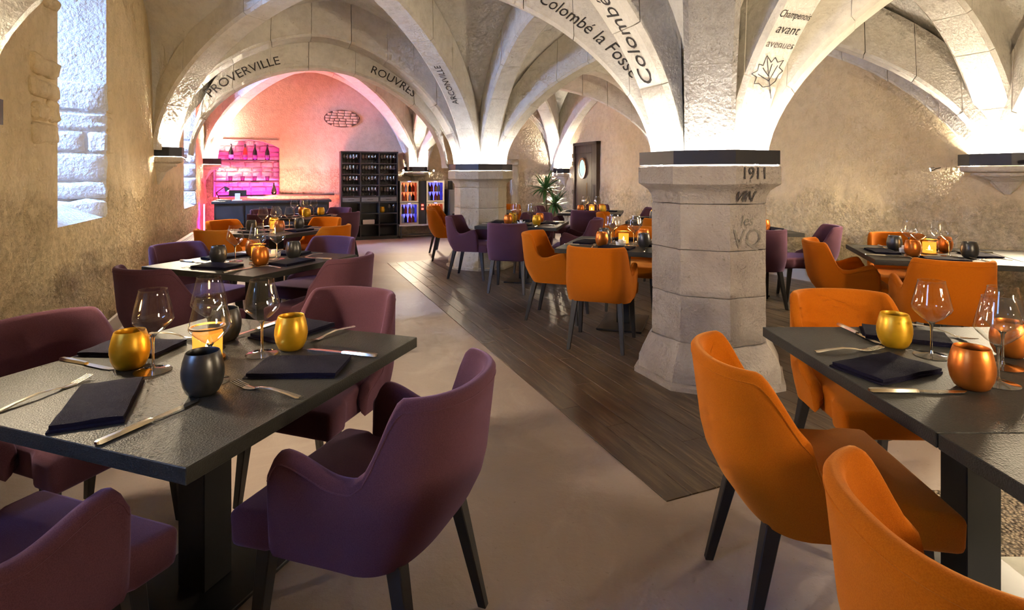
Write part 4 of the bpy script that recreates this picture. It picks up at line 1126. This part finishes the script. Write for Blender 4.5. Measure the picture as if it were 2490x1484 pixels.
# --- small table behind the second pillar
c11, a11 = (-0.50, 9.80), rad(90)
table(*c11, a11, 'black square table tucked behind the second pillar', 1.0)
laid(c11, a11, 'the table behind the second pillar', (None, D_, None, D_), seats=('near', 'window'), sides=NS)
chair(-1.10, 9.18, rad(8), 'side', 'orange', 'orange chair in profile in front of the wine coolers', GO)
chair(-1.22, 10.05, rad(-10), 'side', 'orange', 'orange chair behind another one beside the wine coolers', GO)
chair(-0.10, 10.45, rad(-100), 'side', 'orange', 'orange chair peeping out beside the second pillar', GO)
# --- orange table by the cream wall
c12, a12 = (3.42, 4.55), rad(70)
table(*c12, a12, 'black square table with orange armchairs along the cream wall', 1.0)
NR = {'near': 'near side', 'aisle': 'wall side', 'far': 'far side', 'window': 'pillar side'}
laid(c12, a12, 'the cream wall orange table', (D_, C_, D_, C_), sides=NR)
candle(c12[0], c12[1], 'pierced gold candle holder on the cream wall orange table', 0.9)
salt_set(c12[0] - 0.17 * math.sin(a12), c12[1] + 0.17 * math.cos(a12), 'white condiment dish on the cream wall orange table')
e2 = unit(a12 - PI / 2)
table(c12[0] + e2.x * 1.01, c12[1] + e2.y * 1.01, a12, 'black square table joined on at the cream wall, cut by the frame', 1.0)
seat(c12, a12, 'near', 'arm', 'orange', 'big orange armchair seen from behind at the cream wall table', 0.76, -0.15)
seat(c12, a12, 'window', 'arm', 'orange', 'orange armchair in profile at the pillar end of the cream wall table', 0.62)
seat(c12, a12, 'far', 'side', 'orange', 'orange chair with its back to the cream wall', 0.70)
seat((c12[0] + e2.x * 1.01, c12[1] + e2.y * 1.01), a12, 'near', 'arm', 'orange', 'orange armchair at the frame edge by the cream wall tables', 0.76)
# ================================================================ bar, cabinets and fittings
def room_box(m, v0, v1, s0, s1, z0, z1): return slab_v(m, v0, v1, s0, s1, z0, z1)
def vat(px, s):                      # v of a photograph column on the plane s = const
    k = (px - 1245.0) / FPX; b = A0 + U * s
    return (k * b.y - b.x) / (V.x - k * V.y)
e = thing('bar_counter', 'long black bar counter in front of the pink lit wall', 'bar counter', (0, 0, 0))
m = MB(); room_box(m, -3.96, -1.98, 8.22, 8.80, 0.0, 0.87); m.build('body', M['black_wood'], e)
m = MB(); room_box(m, -4.00, -1.94, 8.16, 8.86, 0.872, 0.915); m.build('worktop', M['black_wood'], e, bevel=0.004)
for k in range(4):
    m = MB(); a = -3.93 + k * 0.485; room_box(m, a, a + 0.46, 8.195, 8.219, 0.09, 0.83); m.build('front_panel', M['black_wood'], e, bevel=0.004)
# magenta light strips
M['salmon'] = emit('salmon_wall_washer', (1.0, 0.17, 0.16), 60)
def strip_light(label, v0, v1, s0, s1, z0, z1, mt='mag'):
    m = MB(); room_box(m, v0, v1, s0, s1, z0, z1); tag(m.build('light_strip', M[mt]), label, 'light strip', 'magenta light strips')
strip_light('magenta light strip along the foot of the stone niche', -4.05, -2.93, S3 + 0.01, S3 + 0.03, 0.955, 0.975)
strip_light('salmon light strip behind the bar along the wall foot', -3.9, -1.9, S3 - 0.30, S3 - 0.27, 0.62, 0.64, 'salmon')
strip_light('upright magenta light strip in the corner beside the bar', -4.17, -4.15, 8.55, 8.57, 0.05, 0.85)
for (z, sb) in ((0.99, S3 + 0.02), (1.285, S3 - 0.03), (1.715, S3 - 0.03)):
    area_light('niche_glow', W(-3.49, sb, z), W(-3.49, sb + 0.22, z + 0.45), 1.1, 0.03, 4.2, (1.0, 0.02, 0.42))
area_light('wall_wash', W(-2.9, S3 - 0.42, 0.93), W(-2.5, S3 + 0.1, 2.7), 2.0, 0.06, 62, (1.0, 0.22, 0.16))
for z, lb in ((1.70, 'upper dark shelf in the pink niche carrying four bottles'), (1.27, 'lower dark shelf in the pink niche carrying four black cups')):
    m = MB(); room_box(m, nv0 + 0.01, nv1 - 0.01, S3 - 0.06, S3 + 0.20, z - 0.008, z + 0.008); tag(m.build('wall_shelf', M['black_wood']), lb, 'shelf')
b_body = MB().lathe([(0.0, 0.0), (0.043, 0.0), (0.045, 0.01), (0.045, 0.13), (0.038, 0.18), (0.022, 0.225), (0.0145, 0.26), (0.0145, 0.30), (0.017, 0.30), (0.017, 0.318), (0.0, 0.32)], 18).mesh('body', 50)
b_foil = MB().lathe([(0.0155, 0.245), (0.0158, 0.297), (0.0178, 0.299), (0.0178, 0.320), (0.0, 0.3215)], 16).mesh('foil', 50)
b_lab = MB().lathe([(0.0457, 0.035), (0.0457, 0.10)], 18).mesh('bottle_label', 50)
for k, (px, mt, lb) in enumerate(((562, 'dark_glass', 'dark sparkling wine bottle with a pale label beside the niche edge'), (596, 'rose_glass', 'rose coloured wine bottle on the niche shelf'), (620, 'dark_glass', 'dark wine bottle in the middle of the niche shelf'), (650, 'dark_glass', 'dark wine bottle at the cabinet end of the niche shelf'))):
    p = W(vat(px, S3 + 0.06), S3 + 0.06, 1.709)
    e = thing('wine_bottle', lb, 'bottle', p, 0, 'bottles on the niche shelf')
    me = b_body.copy(); link('body', me, M[mt], e); me = b_foil.copy(); link('foil', me, M['band'], e); me = b_lab.copy(); link('bottle_label', me, M['label' if k == 0 else 'grey_metal'], e)
cup_b = MB().lathe([(0.0, 0.0), (0.034, 0.0), (0.042, 0.09), (0.039, 0.09), (0.032, 0.006), (0.0, 0.005)], 16).mesh('cup', 50); cup_b.materials.append(M['black_wood'])
for k, px in enumerate((560, 590, 619, 650)):
    p = W(vat(px, S3 + 0.06), S3 + 0.06, 1.279)
    tag(use('black_cup', cup_b, None, p), ('small black cup on the lower niche shelf, %s' % ('at the window end', 'second from the window end', 'second from the cabinet end', 'at the cabinet end')[k]), 'cup', 'black cups on the niche shelf')
p = W(vat(666, S3 - 0.15), S3 - 0.15, 0)
strip_ = MB(); room_box(strip_, -4.0, -1.8, S3 - 0.26, S3 - 0.03, 0.96, 0.99); tag(strip_.build('back_shelf', M['black_wood']), 'dark work shelf along the wall behind the bar', 'shelf')
m = MB().lathe([(0.0, 0.0), (0.035, 0.0), (0.052, 0.03), (0.05, 0.09), (0.028, 0.16), (0.014, 0.2), (0.012, 0.24), (0.0, 0.24)], 18, (p.x, p.y, 0.99)); tag(m.build('carafe', M['dark_glass'], None, 50), 'dark pear shaped carafe at the niche corner behind the bar', 'carafe')
# till screen on the bar
p = W(vat(578, 8.5), 8.5, 0.915); e = thing('till_screen', 'black till screen on a pale stand on the bar', 'screen', p, ROOM_ROT)
m = MB(); m.box((0, 0, 0.006), (0.16, 0.16, 0.012)); m.box((0, -0.02, 0.07), (0.09, 0.03, 0.13)); m.build('stand', M['ceramic'], e, bevel=0.004)
m = MB(); m.box((0, 0.015, 0.14), (0.30, 0.025, 0.11)); m.build('display', M['black_wood'], e, bevel=0.004)
p = W(vat(548, 8.3), 8.30, 0.915); e = thing('keyboard', 'flat dark keypad lying on the bar beside the till', 'keypad', p, ROOM_ROT)
m = MB(); m.box((0, 0, 0.012), (0.2, 0.12, 0.024)); m.build('case', M['black_wood'], e, bevel=0.005)
# desk lamp on the bar
p = W(vat(533, 8.5), 8.5, 0.915); e = thing('desk_lamp', 'black jointed desk lamp on the window end of the bar', 'lamp', p, ROOM_ROT)
m = MB().lathe([(0.0, 0.0), (0.06, 0.0), (0.06, 0.015), (0.012, 0.03), (0.0, 0.03)], 20); m.build('base', M['black_wood'], e, smooth=40)
m = MB(); m.tube([(0, 0, 0.03), (-0.05, 0, 0.15)], 0.008); m.tube([(-0.05, 0, 0.15), (0.09, 0, 0.26)], 0.008); m.build('arm', M['black_wood'], e, smooth=40)
m = MB(); m.tube([(0.085, 0, 0.262), (0.10, 0, 0.25), (0.125, 0, 0.215), (0.145, 0, 0.19)], [0.012, 0.02, 0.04, 0.05], 16); m.build('shade', M['black_wood'], e, smooth=40)
m = MB().lathe([(0.0, -0.01), (0.012, -0.006), (0.012, 0.006), (0.0, 0.01)], 10, (0.148, 0, 0.187)); m.build('bulb', emit('desk_bulb', (1, 0.85, 0.6), 12), e, 60)
# ---- glass cabinet
CS, CD = 9.08, 0.34
cv0, cv1 = -1.67, -0.49
e = thing('glass_cabinet', 'tall black open cabinet filled with rows of wine glasses', 'cabinet', (0, 0, 0))
def cb(nm, *a): m = MB(); room_box(m, *a); return m.build(nm, M['black_wood'], e)
cb('back_panel', cv0, cv1, CS + CD - 0.012, CS + CD, 0.05, 1.87)
cb('plinth', cv0 + 0.01, cv1 - 0.01, CS + 0.02, CS + CD, 0.0, 0.06)
cb('top_panel', cv0 - 0.015, cv1 + 0.015, CS - 0.015, CS + CD, 1.87, 1.90)
colw = (cv1 - cv0) / 3
for k in range(4): cb('upright', cv0 + colw * k - 0.012, cv0 + colw * k + 0.012, CS, CS + CD, 0.06, 1.87)
LV = [0.06, 0.32, 0.56, 0.80, 0.93, 1.17, 1.405, 1.64]
for z in LV:
    cb('shelf', cv0, cv1, CS + 0.004, CS + CD, z - 0.011, z + 0.011)
for k in range(3):
    m = MB(); a = cv0 + colw * k + 0.02; room_box(m, a, a + colw - 0.04, CS - 0.012, CS + 0.02, 0.82, 0.91); d = m.build('drawer', M['grey_metal'], e, bevel=0.003)
    m = MB(); room_box(m, a + colw * 0.3, a + colw * 0.6, CS - 0.026, CS - 0.013, 0.86, 0.872); m.build('handle', M['black_wood'], d)
sg = MB().lathe([(0.028, 0.0), (0.028, 0.003), (0.004, 0.008), (0.0035, 0.07), (0.02, 0.085), (0.034, 0.11), (0.032, 0.14), (0.026, 0.185)], 10).mesh('shelf_glass', 60)
n = NT('shelf_glassware'); tr = n.n('ShaderNodeBsdfTransparent'); tr.inputs[0].default_value = (0.9, 0.9, 0.9, 1); gl = n.n('ShaderNodeBsdfGlossy'); gl.inputs['Roughness'].default_value = 0.12
lw = n.n('ShaderNodeLayerWeight'); lw.inputs[0].default_value = 0.4; mx = n.n('ShaderNodeMixShader'); n.l(n.math('ADD', n.math('MULTIPLY', lw.outputs['Facing'], 0.5), 0.12), mx.inputs[0]); n.l(tr.outputs[0], mx.inputs[1]); n.l(gl.outputs[0], mx.inputs[2]); n.l(mx.outputs[0], n.out.inputs[0]); M['shelf_glass'] = n.m
sg.materials.append(M['shelf_glass'])
SN = ('lowest glass shelf', 'second glass shelf', 'third glass shelf', 'top glass shelf'); CN = ('niche side', 'middle', 'wine cooler side')
for r in range(4):
    for c in range(3):
        for d in range(2):
            for k in range(5):
                v = cv0 + colw * c + 0.062 + k * (colw - 0.124) / 4
                use('shelf_wine_glass', sg, None, W(v, CS + 0.075 + 0.14 * d, LV[4 + r] + 0.0112))
k = 0
for o in [x for x in COL.objects if x.name.split('.')[0] == 'shelf_wine_glass']:
    r, c = k // 30, (k // 10) % 3; d = (k // 5) % 2
    tag(o, 'stemmed glass on the %s, %s column, %s row, %s of five' % (SN[r], CN[c], ('front', 'rear')[d], ('first', 'second', 'third', 'fourth', 'last')[k % 5]), 'wine glass', 'wine glasses in the cabinet, %s, %s' % (SN[r], CN[c])); k += 1
p = W(cv0 + colw * 2 + 0.08, CS + 0.12, LV[2] + 0.0115); tumbler(p.x, p.y, Y_, 'golden yellow tumbler on a lower shelf of the black cabinet', 'coloured tumblers', p.z)
for k in range(2):
    p = W(cv0 + colw * 2 + 0.23 + k * 0.1, CS + 0.1, LV[2] + 0.0115); tag(use('shelf_wine_glass', sg, None, p), 'stemmed glass beside the golden tumbler low in the cabinet, %s' % ('next to it', 'further along')[k], 'wine glass', 'wine glasses low in the cabinet')
m = MB(); room_box(m, cv0 + colw + 0.05, cv0 + colw + 0.30, CS + 0.03, CS + 0.2, LV[1] + 0.0115, LV[1] + 0.11); tag(m.build('white_box', M['paint_white'], None, None, 0.004), 'small white carton low in the black cabinet', 'box')
# ---- wine coolers on a low stand
e = thing('low_stand', 'low white topped bench on black legs under the wine coolers', 'bench', (0, 0, 0))
m = MB(); room_box(m, -0.46, 0.62, 9.02, 9.42, 0.27, 0.30); m.build('bench_top', M['paint_white'], e, bevel=0.003)
for (v, s) in ((-0.42, 9.05), (0.58, 9.05), (-0.42, 9.39), (0.58, 9.39)):
    m = MB(); room_box(m, v - 0.018, v + 0.018, s - 0.018, s + 0.018, 0.0, 0.269); m.build('leg', M['black_wood'], e)
m = MB(); room_box(m, -0.40, 0.56, 9.04, 9.06, 0.07, 0.095); m.build('rail', M['black_wood'], e)
def cooler(v0, z0, glow, label, bott):
    w, h, d = 0.41, 0.475, 0.34; s0 = 9.06
    e = thing('wine_cooler', label, 'wine cooler', W(v0, s0, z0), ROOM_ROT, 'glowing wine coolers')
    m = MB(); m.box((0.0 + w / 2, d, h / 2), (w, 0.02, h)); m.box((0.01, d / 2 + 0.02, h / 2), (0.02, d - 0.04, h)); m.box((w - 0.01, d / 2 + 0.02, h / 2), (0.02, d - 0.04, h)); m.box((w / 2, d / 2 + 0.02, 0.01), (w, d - 0.04, 0.02)); m.box((w / 2, d / 2 + 0.02, h - 0.01), (w, d - 0.04, 0.02)); m.build('case', M['black_wood'], e)
    m = MB(); m.box((w / 2, d - 0.018, h / 2), (w - 0.05, 0.008, h - 0.06)); m.build('lit_back', emit('cooler_glow', glow, 2.2), e)
    m = MB(); t = 0.038
    m.box((w / 2, 0.02, t / 2), (w, 0.04, t)); m.box((w / 2, 0.02, h - t / 2), (w, 0.04, t)); m.box((t / 2, 0.02, h / 2), (t, 0.04, h - 2 * t)); m.box((w - t / 2, 0.02, h / 2), (t, 0.04, h - 2 * t)); f = m.build('door_frame', M['chrome_soft'], e)
    m = MB(); m.box((w / 2, 0.02, h / 2), (w - 2 * t, 0.004, h - 2 * t)); m.build('door_glass', M['pane'], f)
    m = MB(); m.box((w / 2, 0.0, h - 0.012), (0.06, 0.012, 0.012)); m.build('indicator_light', M['blue_led'], e)
    m = MB(); m.box((w / 2, 0.19, h * 0.48), (w - 0.05, 0.2, 0.006)); m.build('rack', M['chrome_soft'], e)
    return e, s0
M['chrome_soft'] = simple('brushed_steel', (0.55, 0.5, 0.46), 0.35, 1.0)
bs = MB().lathe([(0.0, 0.0), (0.035, 0.0), (0.036, 0.10), (0.028, 0.13), (0.012, 0.165), (0.012, 0.20), (0.0, 0.20)], 12).mesh('cooler_bottle', 50)
bmats = [simple('pale_bottle', (0.7, 0.75, 0.9), 0.15), M['dark_glass'], simple('red_bottle', (0.6, 0.05, 0.02), 0.2), simple('amber_bottle', (0.7, 0.25, 0.05), 0.2)]
bmesh_v = []
for bmt in bmats:
    me = bs.copy(); me.materials.append(bmt); bmesh_v.append(me)
RED, BLU = (1.0, 0.10, 0.03), (0.10, 0.08, 1.0)
for (v0, z0, gl, lb, tn) in ((-0.44, 0.786, RED, 'wine cooler glowing red, upper one beside the glass cabinet', 'upper red cooler'), (-0.44, 0.302, BLU, 'wine cooler glowing blue, lower one beside the glass cabinet', 'lower blue cooler'),
                             (0.15, 0.786, BLU, 'wine cooler glowing blue, upper one beside the second pillar', 'upper blue cooler'), (0.15, 0.302, RED, 'wine cooler glowing red behind the orange chair', 'lower red cooler')):
    e, s0 = cooler(v0, z0, gl, lb, None)
    for k in range(4):
        for lev in range(2):
            p = W(v0 + 0.085 + k * 0.08, s0 + 0.14 + 0.05 * (k % 2), z0 + (0.0205 if lev == 0 else 0.475 * 0.48 + 0.0035))
            tag(use('cooler_bottle', bmesh_v[(k + lev + (0 if gl == BLU else 2)) % 4], None, p), 'bottle on the %s of the %s, %s from the cabinet side' % (('floor', 'rack')[lev], tn, ('first', 'second', 'third', 'fourth')[k]), 'bottle', 'bottles in the wine coolers')
e = thing('control_pillar', 'dark panel with two red lights between the wine coolers', 'panel', (0, 0, 0))
m = MB(); room_box(m, -0.02, 0.14, 9.08, 9.4, 0.302, 1.255); m.build('body', M['black_wood'], e)
for z in (0.62, 0.70):
    m = MB(); room_box(m, 0.04, 0.085, 9.068, 9.079, z, z + 0.04); m.build('red_light', M['red_led'], e)
# grey cupboard behind the second pillar
e = thing('grey_cupboard', 'grey metal cupboard half hidden behind the second pillar', 'cupboard', (0, 0, 0))
m = MB(); room_box(m, 0.66, 1.30, 9.0, 9.42, 0.0, 1.06); m.build('body', M['grey_metal'], e)
for k in range(2):
    m = MB(); room_box(m, 0.675, 1.285, 8.985, 8.999, 0.04 + k * 0.51, 0.53 + k * 0.51); d = m.build('door', M['grey_metal'], e, bevel=0.003)
    m = MB(); room_box(m, 0.9, 1.05, 8.965, 8.984, 0.48 + k * 0.51, 0.495 + k * 0.51); m.build('handle', M['steel'], d)
for k, (v, h, lb) in enumerate(((0.74, 0.2, 'tall black canister on the grey cupboard'), (0.92, 0.12, 'short brown canister on the grey cupboard'))):
    p = W(v, 9.2, 1.061); m = MB().lathe([(0.0, 0.0), (0.055, 0.0), (0.055, h * 0.85), (0.058, h * 0.86), (0.058, h), (0.0, h)], 18, p); tag(m.build('canister', M['black_wood'] if k == 0 else M['trunk'], None, 40), lb, 'canister')
# convector along the window wall
e = thing('convector_heater', 'pale convector box with a dark sloping grille under the second slit window', 'heater', (0, 0, 0))
hs0, hs1, hv0, hv1 = 5.35, 7.3, VL + 0.06, VL + 0.36
m = MB(); m.box8([W(hv0, hs0, 0), W(hv1, hs0, 0), W(hv1, hs1, 0), W(hv0, hs1, 0), W(hv0, hs0, 0.46), W(hv1, hs0, 0.40), W(hv1, hs1, 0.40), W(hv0, hs1, 0.46)]); m.build('casing', M['paint_white'], e)
zt = lambda v: 0.46 - (v - hv0) / (hv1 - hv0) * 0.06
for k in range(9):
    a = hv0 + 0.05 + k * 0.023
    m = MB(); m.box8([W(a, hs0 + 0.1, zt(a)), W(a + 0.016, hs0 + 0.1, zt(a + 0.016)), W(a + 0.016, hs1 - 0.1, zt(a + 0.016)), W(a, hs1 - 0.1, zt(a)), W(a, hs0 + 0.1, zt(a) + 0.006), W(a + 0.016, hs0 + 0.1, zt(a + 0.016) + 0.006), W(a + 0.016, hs1 - 0.1, zt(a + 0.016) + 0.006), W(a, hs1 - 0.1, zt(a) + 0.006)]); m.build('slat', M['black_wood'], e)
# ---- potted yucca
e = thing('potted_yucca', 'potted yucca with two spiky green crowns beside the doorway', 'plant', (0.80, 12.3, 0))
m = MB().lathe([(0.0, 0.0), (0.15, 0.0), (0.19, 0.34), (0.175, 0.34), (0.165, 0.29), (0.0, 0.29)], 24); m.build('pot', M['black_wood'], e, smooth=40)
m = MB(); m.tube([(-0.02, 0, 0.28), (-0.05, 0, 0.7), (-0.06, 0, 1.08)], [0.035, 0.03, 0.025]); m.build('trunk', M['trunk'], e, smooth=40)
m = MB(); m.tube([(0.05, 0, 0.28), (0.12, 0, 0.5), (0.15, 0, 0.74)], [0.03, 0.026, 0.022]); m.build('trunk', M['trunk'], e, smooth=40)
def leaf_mesh(L, droop):
    m = MB(); R = []
    for k in range(8):
        t = k / 7; w = 0.024 * (1 - t ** 2.2) * (0.55 + 0.9 * min(1, t * 3)) + 0.0008
        x = L * t * (1 - 0.08 * droop * t); z = -droop * 0.22 * L * t ** 2.4
        R.append([(x, -w, z + 0.005 * (1 - t)), (x, 0, z), (x, w, z + 0.005 * (1 - t)), (x, 0, z - 0.003)])
    m.loft(R, True, True, True); me = m.mesh('leaf', 40); me.materials.append(M['leaf']); return me
leaves = [leaf_mesh(0.50, 0.6), leaf_mesh(0.46, 1.5), leaf_mesh(0.40, 0.2)]
for (cx, cz, cnt) in ((-0.06, 1.08, 44), (0.15, 0.74, 40)):
    for k in range(cnt):
        o = use('leaf', leaves[k % 3], e, (cx, 0, cz + random.uniform(-0.02, 0.03)))
        o.rotation_euler = (random.uniform(-0.3, 0.3), -math.radians(random.uniform(-35, 70)), k * 2.39996)
        sc_ = random.uniform(0.85, 1.1); o.scale = (sc_, sc_, sc_)
# ================================================================ writing on stone
def letters(txt, size, shear=0.0):
    cu = bpy.data.curves.new('lettering', 'FONT'); cu.body = txt; cu.size = size; cu.shear = shear; cu.align_x = 'CENTER'; cu.align_y = 'CENTER'; cu.resolution_u = 3
    o = bpy.data.objects.new('lettering', cu); COL.objects.link(o)
    dg = bpy.context.evaluated_depsgraph_get()
    me = bpy.data.meshes.new_from_object(o.evaluated_get(dg))
    bpy.data.objects.remove(o); bpy.data.curves.remove(cu)
    return me
def rib_text(key, txt, size, fn, mat='ink', shear=0.0):
    a, e = RIBS[key]; me = letters(txt, size, shear)
    bm = bmesh.new(); bm.from_mesh(me)
    bmesh.ops.subdivide_edges(bm, edges=bm.edges, cuts=1)
    for v in bm.verts: v.co = fn(a, v.co.x, v.co.y)
    bm.to_mesh(me); bm.free(); me.name = 'lettering'
    return link('lettering', me, M[mat], e)
rib_text('t1in', 'PROVERVILLE', 0.16, lambda a, x, y: a.text(1.25 + x, y + 0.11, '-', 0.004))
rib_text('t1in', 'ROUVRES', 0.16, lambda a, x, y: a.text(a.len - 1.52 + x, y + 0.11, '-', 0.004))
rib_text('d1l-', 'Colombé la Fosse', 0.135, lambda a, x, y: a.text(a.len - 1.08 + x, y + 0.11, '-', 0.004), shear=0.25)
rib_text('t0l', 'Colombé', 0.18, lambda a, x, y: a.text(a.len - 0.86 - x, y, 'soffit', 0.004), shear=0.2)
rib_text('d1l+', 'ARCONVILLE', 0.125, lambda a, x, y: a.text(a.len - 1.42 - x, y, 'soffit', 0.004))
rib_text('l0', 'Champenois', 0.065, lambda a, x, y: a.text(a.len - 0.93 - y, -x * 0.75, 'soffit', 0.004), shear=0.2)
rib_text('l0', 'avant', 0.085, lambda a, x, y: a.text(a.len - 0.84 - y, -x, 'soffit', 0.004), shear=0.2)
rib_text('l0', 'avenues', 0.07, lambda a, x, y: a.text(a.len - 0.745 - y, -x, 'soffit', 0.004), 'ink_soft', shear=0.1)
# vine leaf drawn below the words
a, e = RIBS['l0']; half = [(0.0, -0.10), (0.05, -0.085), (0.075, -0.045), (0.11, -0.03), (0.085, 0.01), (0.12, 0.05), (0.075, 0.055), (0.06, 0.10), (0.03, 0.075), (0.0, 0.14)]
lines = [half, [(-x, y) for x, y in half], [(0, -0.20), (0, 0.12)], [(0, -0.06), (0.075, 0.03)], [(0, -0.06), (-0.075, 0.03)], [(0, -0.02), (0.035, 0.06)], [(0, -0.02), (-0.035, 0.06)]]
m = MB(); rr_ = 0.5
for ln in lines:
    for (x0, y0), (x1, y1) in zip(ln, ln[1:]):
        L = math.hypot(x1 - x0, y1 - y0) or 1; nx, ny = -(y1 - y0) / L * 0.0028, (x1 - x0) / L * 0.0028
        q = [(x0 + nx, y0 + ny), (x0 - nx, y0 - ny), (x1 - nx, y1 - ny), (x1 + nx, y1 + ny)]
        m.add([a.text(a.len - 0.56 - (y * math.cos(rr_) + x * math.sin(rr_)) * 0.9, -(x * math.cos(rr_) - y * math.sin(rr_)), 'soffit', 0.004) for x, y in q], [(0, 1, 2, 3)])
m.build('leaf_drawing', M['ink'], e)
def pillar_text(txt, size, x, z, off, mat='ink', shear=0.0):
    me = letters(txt, size, shear); bm = bmesh.new(); bm.from_mesh(me); bmesh.ops.subdivide_edges(bm, edges=bm.edges, cuts=2)
    cav = [(1.20, 0.376), (1.225, 0.376), (1.26, 0.382), (1.295, 0.402), (1.32, 0.437), (1.333, 0.459)]
    for v in bm.verts:
        zz, xx = z + v.co.y, x + v.co.x; f = off
        for (za, fa), (zb, fb_) in zip(cav, cav[1:]):
            if za <= zz <= zb: f = max(off, fa + (fb_ - fa) * (zz - za) / (zb - za) + 0.002)
        v.co = (-U.x * f + V.x * xx, -U.y * f + V.y * xx, zz)
    bm.to_mesh(me); bm.free()
    return link('lettering', me, M[mat], PA)
pillar_text('1911', 0.11, -0.04, 1.405, 0.4642)
pillar_text('VIN', 0.10, -0.05, 1.255, 0.379, shear=0.25)
pillar_text('les', 0.10, -0.02, 1.10, 0.3745, 'ink_soft', shear=0.3)
pillar_text('VQ', 0.17, -0.02, 0.98, 0.3745, 'ink_soft', shear=0.1)
